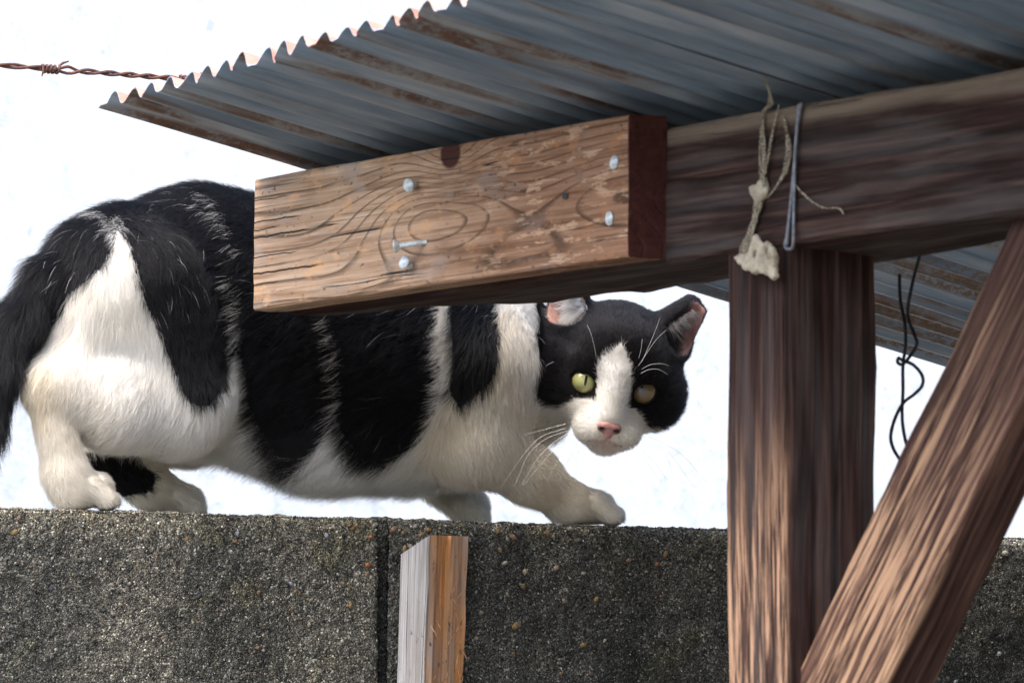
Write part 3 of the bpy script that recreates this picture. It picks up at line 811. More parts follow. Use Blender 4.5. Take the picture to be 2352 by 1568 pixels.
def mat_web(name='dusty_cobweb', gauze=0.0):
    m = Mat(name); v = m.co()
    n = m.noise(v, 160, 5, 0.65)
    c = m.ramp(n, [(0.3, (0.24, 0.20, 0.145)), (0.6, (0.44, 0.39, 0.30)), (0.8, (0.52, 0.48, 0.40))])
    m.base(c); m.rough(0.95); m.bump(m.noise(v, 500, 4), 0.8, 0.001)
    if gauze: m.set('Alpha', m.node('MapRange', {0: m.noise(v, 700, 3), 1: 0.3, 2: 0.7, 3: 1 - gauze * 1.3, 4: 1 - gauze * 0.5}).outputs[0])
    return m
M_GAUZE = mat_web('gauzy_cobweb', 0.55)
M_WEB = mat_web()
web = empty('cobweb', on_a(1740, 600, a_f), 'dusty beige cobweb with a torn nest clump hanging on the beam above the post', 'cobweb')
def px_len(n): return n * 0.000262
def web_strand(pts, rad, a=None, nm='strand'):
    a = a_f if a is None else a
    P = smooth_path(path_a(pts, a), 6)
    rr = np.interp(np.linspace(0, 1, len(P)), np.linspace(0, 1, len(rad)), rad)
    VV, FF = [], []
    for f in range(11):          # a bundle of loose threads
        o1, o2 = random.uniform(-1, 1), random.uniform(-1, 1); ph = random.uniform(0, 6)
        Q = [p + (B * 2.0 * (o1 + 0.5 * math.sin(i * 0.5 + ph)) + UP * 0.4 * o2 - A * abs(o2) * 0.5) * px_len(r) * 0.75 for i, (p, r) in enumerate(zip(P, rr))]
        V, F = tube(Q, [max(px_len(r) * 0.24, 0.00022) * random.uniform(0.7, 1.3) for r in rr], 5)
        k = len(VV); VV += V; FF += [tuple(x + k for x in q) for q in F]
    link(nm, mesh_from(nm, VV, FF), M_GAUZE, web)
web_strand([(1752, 160), (1765, 205), (1770, 240), (1752, 262), (1752, 330), (1752, 400), (1750, 430)], [0.8, 3, 6, 4.5, 6, 8, 11])
web_strand([(1790, 240), (1775, 300), (1765, 360), (1757, 400)], [1, 2, 2.5, 3])
web_strand([(1800, 268), (1812, 330), (1805, 390), (1782, 430), (1765, 452)], [2, 6, 5, 3, 1])
web_strand([(1742, 450), (1738, 480), (1728, 520), (1714, 560), (1700, 592)], [12, 9, 9, 11, 12])
web_strand([(1748, 455), (1735, 500), (1728, 545), (1722, 580)], [6, 5, 5, 6])
web_strand([(1822, 420), (1845, 445), (1868, 465), (1895, 478), (1925, 478), (1938, 492)], [1, 2.5, 2.5, 4, 3, 0.8])
# clumps modelled as one lump each
def lump(nm, prims, a, h=0.0011, cuts=()):
    c = [abz(on_a(p[0], p[1], a)) for p in prims]
    lo = np.min([np.array(q) for q in c], 0) - 0.014; hi = np.max([np.array(q) for q in c], 0) + 0.014
    f = Field(lo, hi, h); f.V[:] = 0.01
    for q, p in zip(c, prims):
        r = px_len(p[2]); f.add(lambda P, q=q, r=r: sd_ell(P, q, (r * 0.75, r, r)), np.array(q) - r, np.array(q) + r, 0.0055)
    for p in cuts:
        q = abz(on_a(p[0], p[1], a - px_len(p[2]) * 0.55)); r = px_len(p[2])
        f.add(lambda P, q=q, r=r: sd_ell(P, q, (r, r, r)), np.array(q) - r, np.array(q) + r, 0.0012, sub=True)
    V, F = f.mesh()
    V = V + 0.0010 * np.stack([vnoise(V, 420, k) for k in (1, 2, 3)], 1) + 0.0020 * np.stack([vnoise(V, 110, k) for k in (4, 5, 6)], 1)
    Wd = V[:, [0]] * np.array(A) + V[:, [1]] * np.array(B) + V[:, [2]] * np.array(UP)
    link(nm, mesh_np(nm, Wd, F), M_WEB, web)
lump('clump', [(1742, 440, 14), (1752, 420, 12), (1732, 436, 10), (1745, 455, 9), (1755, 438, 10)], a_f)
ring = [(1748 + 27 * math.cos(t), 588 + 26 * math.sin(t), 11 + 2 * math.sin(3 * t)) for t in np.linspace(0, 2 * math.pi, 11)[:-1]]
lump('nest', ring + [(1738, 548, 8), (1696, 592, 9), (1708, 596, 12), (1722, 604, 13), (1740, 614, 13), (1758, 618, 13), (1772, 626, 12), (1780, 634, 9), (1748, 590, 10)], a_f - 0.005, cuts=[(1748, 587, 19), (1750, 594, 14)])

# hanging wire behind the post
a_h = A0 + 0.115
hw = empty('hanging_wire', on_a(2075, 840, a_h), 'kinked black wire hanging behind the post between beam and diagonal brace', 'wire')
for pts in ([(2122, 540), (2112, 590), (2096, 650), (2085, 720), (2100, 768), (2106, 790), (2092, 815), (2074, 836), (2062, 832), (2064, 822), (2074, 828), (2098, 838), (2118, 862), (2118, 885), (2100, 905), (2075, 925), (2056, 960), (2046, 1000), (2052, 1030), (2075, 1070), (2100, 1130)],
            [(2066, 630), (2068, 690), (2078, 740), (2080, 790), (2074, 840), (2074, 900), (2072, 940), (2074, 980), (2082, 1020), (2100, 1090)]):
    V, F = tube(smooth_path(path_a(pts, a_h)), 0.0011, 8); link('strand', mesh_from('strand', V, F), M_BLACK, hw)

# ------------------------------------------------------------------ barbed wire above the wall
M_RUSTW = mat_metal('rusty_wire', (0.12, 0.066, 0.055), 0.75, 0.35, rust=0.7)
b_bw = B_WALL - 0.06
w0, w1 = abz(on_b(0, 150, b_bw)), abz(on_b(445, 184, b_bw))
sl = (w1.z - w0.z) / (w1.x - w0.x)
bwire = empty('barbed_wire', W(w0.x, b_bw, w0.z), 'rusty twisted barbed wire strung above the concrete wall towards the roof', 'wire')
def wire_pt(a):
    t = (a - w0.x) / (w1.x - w0.x)
    return W(a, b_bw, w0.z + sl * (a - w0.x) * (0.75 + 0.25 * t if 0 <= t <= 1 else (0.75 if t < 0 else 1)) )
for ph in (0, math.pi):
    P = []
    a = w0.x - 0.75
    while a < w1.x + 1.25:
        an = (a - w0.x) / 0.036 * 2 * math.pi + ph
        an += 1.2 * math.sin(a * 31)
        rr = 0.00115 * (1 + 1.1 * max(0, 1 - abs((a - abz(on_b(160, 160, b_bw)).x) / 0.016)))
        P.append(wire_pt(a) + B * math.cos(an) * rr + UP * math.sin(an) * rr); a += 0.003
    V, F = tube(P, 0.00108, 7); link('strand', mesh_from('strand', V, F), M_RUSTW, bwire)
def barb(px, py):
    c = abz(on_b(px, py, b_bw)).x
    P = []
    N = 60
    for i in range(N):
        t = i / (N - 1); an = t * 4.2 * 2 * math.pi
        P.append(wire_pt(c - 0.0065 + 0.013 * t) + (B * math.cos(an) + UP * math.sin(an)) * (0.0026 + 0.0003 * math.sin(an * 3)))
    P = [P[0] - UP * 0.006 + A * -0.002 + B * 0.002, P[0] - UP * 0.003] + P + [P[-1] + UP * 0.0022 + A * 0.003, P[-1] + UP * 0.0036 + A * 0.0075]
    rad = [0.0004] + [0.0009] * (len(P) - 2) + [0.0004]
    V, F = tube(P, rad, 7); link('barb', mesh_from('barb', V, F), M_RUSTW, bwire)
barb(115, 160); barb(432, 183); barb(-205, 150)
for a in (w0.x - 0.74, w1.x + 1.24):
    top = wire_pt(a); V, F = tube([W(a, b_bw, Z_WALL - 0.05), top + UP * 0.03], 0.006, 10)
    link('iron_rod', mesh_from('iron_rod', V, F), M_RUSTW, bwire)

# ------------------------------------------------------------------ stake against the wall
M_SG = mat_wood('silvered_wood', ((0.20, 0.185, 0.17), (0.33, 0.32, 0.315), (0.46, 0.455, 0.455)), yf=260, warp=0.12, seed=3.2, crack=0.9, la=0.3, blots=0.15)
M_SO = mat_wood('split_orange_wood', ((0.45, 0.17, 0.05), (0.74, 0.34, 0.12), (0.70, 0.44, 0.26)), yf=190, warp=0.2, seed=9.4, crack=1.0, la=0.6, grey=0.75, blots=0.15)
def stake():
    bR, bL, bRi = B_WALL + 0.034, B_WALL + 0.012, B_WALL + 0.006
    topL, topG, topR = on_b(921, 1272, bL), on_b(987, 1228, bR), on_b(1074, 1231, bRi)
    botL, botG, botR = on_b(912, 1568, bL), on_b(975, 1568, bR), on_b(1061, 1568, bRi)
    def at(t, b_, z):    # follow each arris down to the ground
        d = (b_ - t); return t + d * ((z - t.z) / d.z)
    nL, nR, nb = 12, 30, 4
    m = 150
    V = []; F = []; ring = None
    base = at(topG, botG, 0.0)
    cols = []
    for k in range(nL): cols.append(('L', k / nL))
    for k in range(nR + 1): cols.append(('R', k / nR))
    n = len(cols) + 2
    for j in range(m):
        s = (j / (m - 1)) ** 1.7
        z = None
        row = []
        for kind, u in cols:
            t = topL.lerp(topG, u) if kind == 'L' else topG.lerp(topR, u)
            z = t.z * (1 - s)
            l, g, r = at(topL, botL, z), at(topG, botG, z), at(topR, botR, z)
            p = l.lerp(g, u) if kind == 'L' else g.lerp(r, u)
            row.append((p, kind, u))
        cenp = at(topG, botG, row[nL][0].z)
        back = [row[-1][0] - B * 0.006, row[0][0] - B * 0.010 + A * 0.013]
        for p, kind, u in row:
            q = np.array([[u * 4 + (9 if kind == 'R' else 0), p.z * 1.2, 0]])
            g = float(vnoise(q, 2.6, 5)[0]) * (0.0019 if kind == 'R' else 0.00025) + float(vnoise(q * [1, 6, 1], 6, 6)[0]) * (0.0010 if kind == 'R' else 0.0002)
            V.append(p + (B * 0.9 + (A * 0.4 if kind == 'R' else A * -0.4)) * g)
        V += back
    for j in range(m - 1):
        for k in range(n):
            k2 = (k + 1) % n
            F.append((j * n + k, (j + 1) * n + k, (j + 1) * n + k2, j * n + k2))
    # slanting saw cut and foot
    F.append(tuple(range(n - 1, -1, -1))); F.append(tuple((m - 1) * n + k for k in range(n)))
    org = topG
    # object frame: x down the grain
    xd = (botG - topG).normalized(); zd = (B - xd * B.dot(xd)).normalized(); yd = zd.cross(xd)
    M = Matrix((xd, yd, zd)).transposed().to_4x4(); M.translation = org
    Mi = M.inverted()
    me = mesh_from('wooden_stake', [Mi @ v for v in V], F)
    me.materials.append(M_SG.m); me.materials.append(M_SO.m)
    bm = bmesh.new(); bm.from_mesh(me)
    for i, f in enumerate(bm.faces):
        k = i % n
        f.material_index = 1 if (i < (m - 1) * n and nL <= k < nL + nR + 1) else 0
    bmesh.ops.recalc_face_normals(bm, faces=bm.faces); bm.to_mesh(me); bm.free()
    me.set_sharp_from_angle(angle=R(35))
    root = empty('wooden_stake', base, 'sawn timber stake with orange split face leaning upright against the concrete wall', 'stake')
    link('shaft', me, [], root, M)
    # splinters lifting off the split face
    for i in range(26):
        u = random.uniform(0.55, 1.0) if i > 6 else random.uniform(0.1, 0.6)
        z = topG.z - random.uniform(0.035, 0.125)
        p = at(topG, botG, z).lerp(at(topR, botR, z), u) + B * 0.0012
        d = (UP * random.choice((-1, 1, 1)) * 1.0 + A * random.uniform(-0.1, 0.75) + B * random.uniform(0.05, 0.5)).normalized()
        Ls = random.uniform(0.004, 0.013)
        V, F = tube([p - d * 0.001, p + d * Ls * 0.5 + A * 0.0006, p + d * Ls], [0.0004, 0.00035, 0.0001], 5)
        link('splinter', mesh_from('splinter', V, F), M_SO, root)
stake()
# ------------------------------------------------------------------ the cat
PX = 0.000306
def cp(px, py, u=0.0): return np.array(abz(on_b(px, py, B_CAT + u)))
def cz(px, u, up):     # point seen in column px, a given height above the wall top
    p = cp(px, 1150, u); p[2] = Z_WALL + up; return p
# head frame
HC_w = on_b(1412, 862, B_CAT + 0.066)
Vd = (CAM - HC_w).normalized(); R0v = Vd.cross(UP) * -1.0
R0v.normalize()
if R0v.x < 0: R0v = -R0v
U0v = Vd.cross(R0v); U0v = U0v if U0v.z > 0 else -U0v
ti, ya, pi_ = R(10), R(5), R(13)
Rt = R0v * math.cos(ti) - U0v * math.sin(ti); Ut = R0v * math.sin(ti) + U0v * math.cos(ti)
Fy = Vd * math.cos(ya) + Rt * math.sin(ya); Rh = Rt * math.cos(ya) - Vd * math.sin(ya)
Fh = Fy * math.cos(pi_) - Ut * math.sin(pi_); Uh = Ut * math.cos(pi_) + Fy * math.sin(pi_)
HC = np.array(abz(HC_w))
HM = np.stack([np.array(abz(x)) for x in (Rh, Uh, Fh)], 1)      # columns: local axes in abz
TM = np.stack([np.array(abz(x)) for x in (Rt, Ut, Vd)], 1)
def hl(x, y, z): return HC + HM @ (np.array([x, y, z]) * 0.001)
def to_h(P): return (P - HC) @ HM * 1000.0
def wpos(P): return P[:, [0]] * np.array(A) + P[:, [1]] * np.array(B) + P[:, [2]] * np.array(UP)
def w1(p): return W(*p)

prims = []   # (group, fn, lo, hi, k, flow, furlen)
def cone(g, a, b, r1, r2, k=0.02, fl=0.010, flow=None, squash=1.0):
    a, b = np.array(a, float), np.array(b, float); r1 *= PX; r2 *= PX
    if squash != 1.0:
        S = np.array([1, squash, 1]); c = np.array([0, B_CAT, 0])
        fn = lambda P, a=a, b=b: sd_cone((P - c) * S + c, (a - c) * S + c, (b - c) * S + c, r1, r2)
    else: fn = lambda P, a=a, b=b: sd_cone(P, a, b, r1, r2)
    m = max(r1, r2)
    if flow is None: flow = (b - a) / (np.linalg.norm(b - a) + 1e-9)
    prims.append((g, fn, np.minimum(a, b) - m, np.maximum(a, b) + m, k, np.array(flow, float), fl))
def hell(g, c, r, k=0.008, fl=0.005):
    fn = lambda P, c=c, r=r: sd_ell(to_h(P), c, r) * 0.001
    w = hl(*c); m = max(r) * 0.001
    prims.append((g, fn, w - m, w + m, k, None, fl))
def hcone(g, c0, c1, r0, r1, k=0.008, fl=0.004):
    a, b = hl(*c0), hl(*c1); fn = lambda P: sd_cone(P, a, b, r0 * .001, r1 * .001); m = max(r0, r1) * .001
    prims.append((g, fn, np.minimum(a, b) - m, np.maximum(a, b) + m, k, None, fl))
BK = (-1, 0, -0.30)
# trunk, front to back
cone('torso', cp(1060, 815), cp(980, 815), 195, 232, 0.03, 0.013, BK, 1.22)
cone('torso', cp(980, 815), cp(820, 790), 232, 244, 0.03, 0.014, BK, 1.22)
cone('torso', cp(820, 790), cp(640, 745), 244, 242, 0.03, 0.014, BK, 1.22)
cone('torso', cp(640, 745), cp(450, 690), 242, 232, 0.03, 0.014, BK, 1.22)
cone('torso', cp(450, 690), cp(310, 690), 232, 185, 0.03, 0.013, BK, 1.22)
cone('belly', cp(960, 985), cp(740, 955), 116, 122, 0.03, 0.024, (-0.75, 0, -0.8), 1.1)
cone('belly', cp(740, 955), cp(500, 920), 122, 108, 0.03, 0.022, (-0.6, 0, -0.9), 1.1)
# neck
cone('neck', hl(6, 0, -50), cp(1180, 815, -0.020), 96, 128, 0.010, 0.010, (-0.8, 0, -0.7))
cone('neck', cp(1180, 815, -0.020), cp(1060, 825, -0.006), 128, 182, 0.03, 0.012, (-0.8, 0, -0.6))
cone('chest', cp(1225, 930, 0.004), cp(1080, 960, 0.006), 85, 130, 0.02, 0.013, (-0.3, 0, -1))
# near hind leg
cone('thigh', cp(290, 670, 0.026), cp(400, 900, 0.034), 165, 112, 0.025, 0.010, (0.1, 0, -1))
cone('thigh', cp(225, 715, 0.018), cp(135, 858, 0.038), 88, 54, 0.03, 0.009, (-0.2, 0, -1))
cone('shank', cp(400, 940, 0.036), cp(255, 930, 0.040), 98, 84, 0.02, 0.010, (-0.5, 0, -0.9))
cone('shank', cp(255, 930, 0.040), cp(118, 892, 0.042), 84, 46, 0.02, 0.007, (-0.7, 0, -0.6))
cone('foot', cp(108, 888, 0.042), cp(150, 1085, 0.042), 42, 44, 0.008, 0.008)
cone('foot', cp(150, 1085, 0.042), cz(168, 0.042, 0.014), 44, 42, 0.008, 0.007)
cone('paw', cz(168, 0.042, 0.0145), cz(218, 0.042, 0.0145), 44, 39, 0.008, 0.0060)
# far hind leg
cone('far_hind', cp(400, 900, -0.030), cp(420, 985, -0.036), 100, 75, 0.02, 0.008)
cone('far_hind', cp(420, 985, -0.036), cp(205, 1035, -0.040), 72, 42, 0.015, 0.007)
cone('far_hind', cp(212, 1042, -0.040), cp(345, 1122, -0.040), 46, 46, 0.010, 0.006)
cone('far_paw', cp(345, 1122, -0.040), cz(430, -0.040, 0.0125), 44, 40, 0.008, 0.0060)
# near fore leg
cone('shoulder', cp(1075, 850, 0.030), cp(1080, 1000, 0.036), 128, 88, 0.025, 0.010, (0.1, 0, -1))
cone('foreleg', cp(1085, 1010, 0.036), cp(1215, 1088, 0.036), 78, 55, 0.015, 0.009, (0.75, 0, -0.7))
cone('foreleg', cp(1215, 1088, 0.036), cp(1312, 1156, 0.036), 55, 42, 0.012, 0.008, (0.85, 0, -0.5))
cone('paw', cz(1305, 0.036, 0.0138), cz(1372, 0.036, 0.0130), 43, 39, 0.008, 0.0055)
# far fore leg
cone('far_fore', cp(1030, 960, -0.034), cp(1015, 1100, -0.036), 84, 50, 0.02, 0.008)
cone('far_paw', cp(1015, 1110, -0.036), cz(1078, -0.036, 0.0145), 47, 46, 0.008, 0.0060)
# toes
GROOVES = []
def toes(pxx, u, up, r):
    for i, du in enumerate((-0.0118, -0.0042, 0.0042, 0.0118)):
        f = 1.0 if i in (1, 2) else 0.72
        c0 = cz(pxx - 22, u + du * 0.85, up + 0.0065); c1 = cz(pxx + 24 * f, u + du, 0.0072)
        cone('paw', c0, c1, r * 0.72, r * 0.72, 0.0024, 0.0042, (1, 0, -0.4))
    for du in (-0.008, 0.0, 0.008):
        GROOVES.append((cz(pxx - 4, u + du * 0.95, up + 0.0135), cz(pxx + 34, u + du, 0.006)))
toes(226, 0.042, 0.0100, 31); toes(1386, 0.036, 0.0095, 32); toes(428, -0.040, 0.0100, 29); toes(1078, -0.036, 0.0110, 32)
# tail
tl = [cp(265, 570, 0.0), cp(195, 588, 0.012), cp(120, 645, 0.022), cp(52, 738, 0.028), cp(4, 850, 0.030), cp(-34, 970, 0.028), cp(-54, 1080, 0.02)]
tr = [66, 56, 48, 44, 38, 32, 22]
for i in range(6): cone('tail', tl[i], tl[i + 1], tr[i], tr[i + 1], 0.02 if i == 0 else 0.008, 0.020)
# head
hell('head', (0, 6, -22), (44, 41, 42), 0.012, 0.0055)
for s in (-1, 1):
    hell('head', (s * 26, -13, -10), (24, 23, 25), 0.010, 0.008)
    hell('head', (s * 18, 9, 9), (14, 9, 11), 0.008, 0.0060)
    hell('head', (s * 9.5, -35, 24), (13, 10.5, 13), 0.006, 0.0040)
hell('head', (-44, -8, -14), (19, 26, 22), 0.010, 0.010)
hell('head', (33, -10, -18), (17, 22, 20), 0.010, 0.008)
hell('head', (0, 20, 2), (26, 20, 20), 0.010, 0.0045)
hell('head', (0, -44, 19), (10.5, 8.5, 11), 0.006, 0.0040)
hell('head', (0, -28, 4), (26, 21, 24), 0.010, 0.006)
hcone('head', (0, 4, 18), (0, -22, 30), 11, 8.5, 0.008, 0.0030)
EARS = []
for s, bc, tp, op, cutp in ((1, (33, 27, -24), (49, 58, -16), (0.50, -0.12, 0.86), None), (-1, (-35, 27, -24), (-46, 66, -18), (-0.40, -0.12, 0.90), None)):
    op = np.array(op) / np.linalg.norm(op)
    hcone('ear', bc, tp, 20, 9.0 if s > 0 else 6.0, 0.006, 0.003)
    EARS.append((np.array(bc, float), np.array(tp, float), op))
lo = np.min([p[2] for p in prims], 0) - 0.012; hi = np.max([p[3] for p in prims], 0) + 0.012
fld = Field(lo, hi, 0.0017)
for p in prims: fld.add(p[1], p[2], p[3], p[4])
# hollow ears, eye sockets
EYES = [(-20.5, -5.5, 7.8), (20.5, -5.5, 7.6)]
def ear_in(P, e):
    bc, tp, op = e; q = to_h(P)
    t0, r1 = (0.22, 6.6) if bc[0] > 0 else (0.36, 4.2)
    return sd_cone(q, bc + (tp - bc) * t0 + op * 9.5, tp + op * (7.0 if bc[0] > 0 else 5.0) - (tp - bc) * 0.03, 14.5, r1) * 0.001
for e in EARS:
    c = hl(*(e[0] + e[2] * 9)); c2 = hl(*(e[1] + e[2] * 5))
    fld.add(lambda P, e=e: ear_in(P, e), np.minimum(c, c2) - 0.018, np.maximum(c, c2) + 0.018, 0.0025, sub=True)
# clipped tip of one ear
_ax = EARS[0][1] - EARS[0][0]; _ln = np.linalg.norm(_ax); _ax = _ax / _ln
fld.add(lambda P: (_ln - 1.0 + 1.2 * vnoise(P, 160, 3) - (to_h(P) - EARS[0][0]) @ _ax) * 0.001, hl(*EARS[0][1]) - 0.016, hl(*EARS[0][1]) + 0.016, 0.0012, sub=True)
for ex in EYES:
    c = hl(*ex); fld.add(lambda P, c=c: np.linalg.norm(P - c, axis=1) - 0.0109, c - 0.011, c + 0.011, 0.0012, sub=True)
for g0, g1 in GROOVES:
    fld.add(lambda P, g0=g0, g1=g1: sd_cone(P, g0, g1, 0.0014, 0.0024), np.minimum(g0, g1) - 0.003, np.maximum(g0, g1) + 0.003, 0.0022, sub=True)
# mouth crease
mc = [hl(-12, -40, 31.5), hl(-5, -42.5, 34.8), hl(0, -39.5, 35.2), hl(5, -42.5, 34.8), hl(12, -40, 31.5)]
for i in range(4):
    fld.add(lambda P, i=i: sd_cone(P, mc[i], mc[i + 1], 0.0016, 0.0016), np.minimum(mc[i], mc[i + 1]) - 0.002, np.maximum(mc[i], mc[i + 1]) + 0.002, 0.0015, sub=True)
CV, CF = fld.mesh()
CWV = wpos(CV)
cat_me = mesh_np('body', CWV, CF)
nv = len(cat_me.vertices)
bvh = BVHTree.FromPolygons([tuple(v) for v in CWV], [tuple(int(i) for i in f) for f in CF])

# --- where the black and the white fur lie, as outlines on the flank (along the wall, height)
def lift(px, py):
    h = bvh.ray_cast(CAM, ray(px, py).normalized())
    p = h[0] if h[0] is not None else on_b(px, py, B_CAT + 0.02)
    q = abz(p); return (q.x, q.z)
def poly_sd(P2, poly):
    """signed distance (metres, negative inside) of points (n,2) to a polygon"""
    poly = np.array(poly); n = len(poly); d = np.full(len(P2), 9.0); ins = np.zeros(len(P2), bool)
    for i in range(n):
        a, b = poly[i], poly[(i + 1) % n]; ab = b - a
        t = np.clip(((P2 - a) @ ab) / (ab @ ab + 1e-12), 0, 1)
        d = np.minimum(d, np.linalg.norm(P2 - a - t[:, None] * ab, axis=1))
        cr = ((a[1] > P2[:, 1]) != (b[1] > P2[:, 1])) & (P2[:, 0] < (b[0] - a[0]) * (P2[:, 1] - a[1]) / (b[1] - a[1] + 1e-12) + a[0])
        ins ^= cr
    return np.where(ins, -d, d)
def line_d(P2, pts):
    d = np.full(len(P2), 9.0)
    for a, b in zip(pts[:-1], pts[1:]):
        a, b = np.array(a), np.array(b); ab = b - a
        t = np.clip(((P2 - a) @ ab) / (ab @ ab + 1e-12), 0, 1); d = np.minimum(d, np.linalg.norm(P2 - a - t[:, None] * ab, axis=1))
    return d
BL1 = [lift(*p) for p in [(60, 300), (900, 300), (1005, 520), (1006, 640), (1006, 720), (1004, 800), (1010, 880), (998, 950), (978, 990), (950, 1030), (920, 1052), (880, 1066), (830, 1050), (792, 1005), (772, 968), (750, 1012), (720, 1052), (682, 1086), (640, 1050), (598, 990), (568, 920), (562, 850), (544, 812), (514, 880), (486, 930), (460, 937), (430, 920), (402, 860), (380, 800), (342, 720), (312, 640), (296, 565), (270, 528), (248, 600), (205, 642), (150, 682), (60, 760), (-200, 760)]]
BL2 = [lift(*p) for p in [(1036, 560), (1150, 560), (1146, 720), (1146, 800), (1130, 878), (1090, 912), (1056, 938), (1032, 900), (1030, 720)]]
BL3 = [lift(*p) for p in [(150, 1000), (260, 1020), (320, 1045), (356, 1090), (352, 1128), (292, 1148), (240, 1115), (190, 1070)]]
SK = [([lift(*p) for p in q], w, pr) for q, w, pr in (
    ([(750, 716), (768, 780), (780, 860), (782, 920), (774, 985)], 0.0034, 0.30), ([(1018, 700), (1016, 800), (1020, 900), (1000, 985)], 0.0036, 0.50),
    ([(548, 830), (552, 760), (545, 690), (530, 640)], 0.0030, 0.35), ([(274, 545), (262, 505), (232, 478), (190, 480)], 0.0045, 0.30), ([(478, 455), (520, 520), (545, 575)], 0.0036, 0.18), ([(430, 470), (500, 505)], 0.0020, 0.15))]
def crop1(x, y): return ((x / 1.96 + 2000) / 1.7415, (y / 1.96 + 1100) / 1.7415)
HCpx = (1412.0, 862.0)
def face_xy(px, py):
    dx, dy = px - HCpx[0], py - HCpx[1]
    return (PX * 1000 * (dx * math.cos(ti) + dy * math.sin(ti)), PX * 1000 * (dx * math.sin(ti) - dy * math.cos(ti)))
WF = [face_xy(*crop1(*p)) for p in [(950, 530), (870, 600), (800, 640), (765, 720), (757, 850), (757, 985), (700, 955), (590, 962), (500, 1040), (330, 975), (235, 880), (150, 900), (-100, 1200), (300, 1900), (1500, 1900), (1340, 1190), (1160, 1188), (1110, 1120), (1060, 1050), (995, 1035), (1003, 1000), (1028, 850), (1028, 720), (1000, 640)]]

def groups_at(P):
    D = np.stack([p[1](P) for p in prims], 1); return D
GN = [p[0] for p in prims]
def classify(P, jit=0.0, seed=0):
    """fur colour code and shade for points on the skin"""
    n = len(P); D = groups_at(P); gi = np.argmin(D, 1)
    grp = np.array(GN)[gi]
    r = np.random.default_rng(seed)
    P2 = P[:, [0, 2]] + (r.normal(0, 1, (n, 2)) * jit + 0.0018 * np.stack([vnoise(P, 120, 91), vnoise(P, 120, 92)], 1) if jit > 0 else 0)
    black = np.minimum(poly_sd(P2, BL1), poly_sd(P2, BL2)) < 0
    black &= ~np.isin(grp, ['foot', 'paw', 'far_paw', 'foreleg', 'shank', 'far_fore', 'chest'])
    for pts, w, pr in SK:
        m = (line_d(P2, pts) < w * (0.6 + 0.6 * r.random(n))) & (r.random(n) < (pr if jit > 0 else 0.0)); black &= ~m
    black |= (grp == 'tail')
    fh = np.isin(grp, ['far_hind', 'far_paw']); black = np.where(fh, poly_sd(P2, BL3) < 0, black)
    hd = np.isin(grp, ['head', 'ear'])
    q = to_h(P); fxy = (P - HC) @ TM[:, :2] * 1000
    if jit > 0: fxy = fxy + r.normal(0, 0.8, (n, 2)) + 0.9 * np.stack([vnoise(P, 300, 93), vnoise(P, 300, 94)], 1)
    hb = poly_sd(fxy * 0.001, np.array(WF) * 0.001) > 0
    hb &= ~((q[:, 2] < -50) & (q[:, 0] < 10) & (grp == 'head') & (q[:, 1] < 25))
    black = np.where(hd, hb, black)
    pink = np.zeros(n)
    for e in EARS:
        pink = np.maximum(pink, np.clip(1 - (ear_in(P, e) * 1000 - 0.2) / 1.2, 0, 1) * (((q - e[0]) @ e[2]) < 16))
    inner = pink > 0.4
    pink = pink * np.clip((np.abs(q[:, 0]) - 41) / 5, 0, 1)
    nose = np.exp(-(((q - np.array([0, -42, 33])) / np.array([11, 4.5, 12])) ** 2).sum(1))
    return black, grp, pink, nose, q, inner
def colours(P, jit, seed):
    black, grp, pink, nose, q, inner = classify(P, jit, seed)
    n = len(P); r = np.random.default_rng(seed + 5)
    white = np.array([0.86, 0.855, 0.83]); cream = np.array([0.78, 0.70, 0.56]); blk = np.array([0.0050, 0.0050, 0.0068])
    low = np.clip((Z_WALL + 0.13 - P[:, 2]) / 0.12, 0, 1)
    cr = 0.22 + 0.25 * low + 0.22 * vnoise(P, 26, 51) + 0.10 * vnoise(P, 80, 52)
    cr += 0.30 * np.isin(grp, ['foreleg', 'shoulder', 'chest', 'far_fore']) + 0.15 * np.isin(grp, ['paw', 'far_paw', 'foot', 'far_hind'])
    cr -= 0.15 * (grp == 'head'); cr -= 0.25 * np.isin(grp, ['belly'])
    hock = np.exp(-(np.linalg.norm(P - cp(95, 900, 0.045), axis=1) / 0.02) ** 2); cr += 0.55 * hock
    cr = np.clip(cr, 0, 1)[:, None]
    c = white * (1 - cr) + cream * cr
    c = c * (1 - 0.55 * nose[:, None]) + np.array([0.55, 0.33, 0.29]) * 0.55 * nose[:, None]
    b = np.repeat(blk[None], n, 0) * (1 + 0.5 * r.random((n, 1)))
    brown = np.clip(vnoise(P, 18, 53) * 0.8 + 0.1, 0, 1)[:, None]; b = b * (1 + brown * np.array([0.7, 0.4, 0.2]))
    c = np.where(black[:, None], b, c)
    gi_ = (inner & (pink < 0.6))[:, None]
    c = np.where(gi_, np.where(q[:, [0]] < 0, np.array([0.36, 0.345, 0.335]), np.array([0.03, 0.026, 0.026])), c)
    return c, black, grp, pink, q
def srgb_attr(me, name, c):
    at = me.color_attributes.new(name, 'FLOAT_COLOR', 'POINT')
    at.data.foreach_set('color', np.concatenate([c, np.ones((len(c), 1))], 1).astype(np.float32).ravel())
vc, vblack, vgrp, vpink, vq = colours(CV, 0.0, 1)
skin = np.array([0.36, 0.205, 0.165])
vc2 = vc * np.where(vblack[:, None], 0.8, 0.82)
pk = vpink[:, None]; vc2 = vc2 * (1 - pk) + skin * (0.30 + 0.6 * np.clip((np.abs(vq[:, [0]]) - 36) / 10, 0, 1) + 0.15 * vnoise(CV, 200, 8)[:, None]) * pk  # ear skin darker inwards: shade of the hollow painted in
edist = np.min([np.linalg.norm(CV - hl(*e), axis=1) for e in EYES], 0)
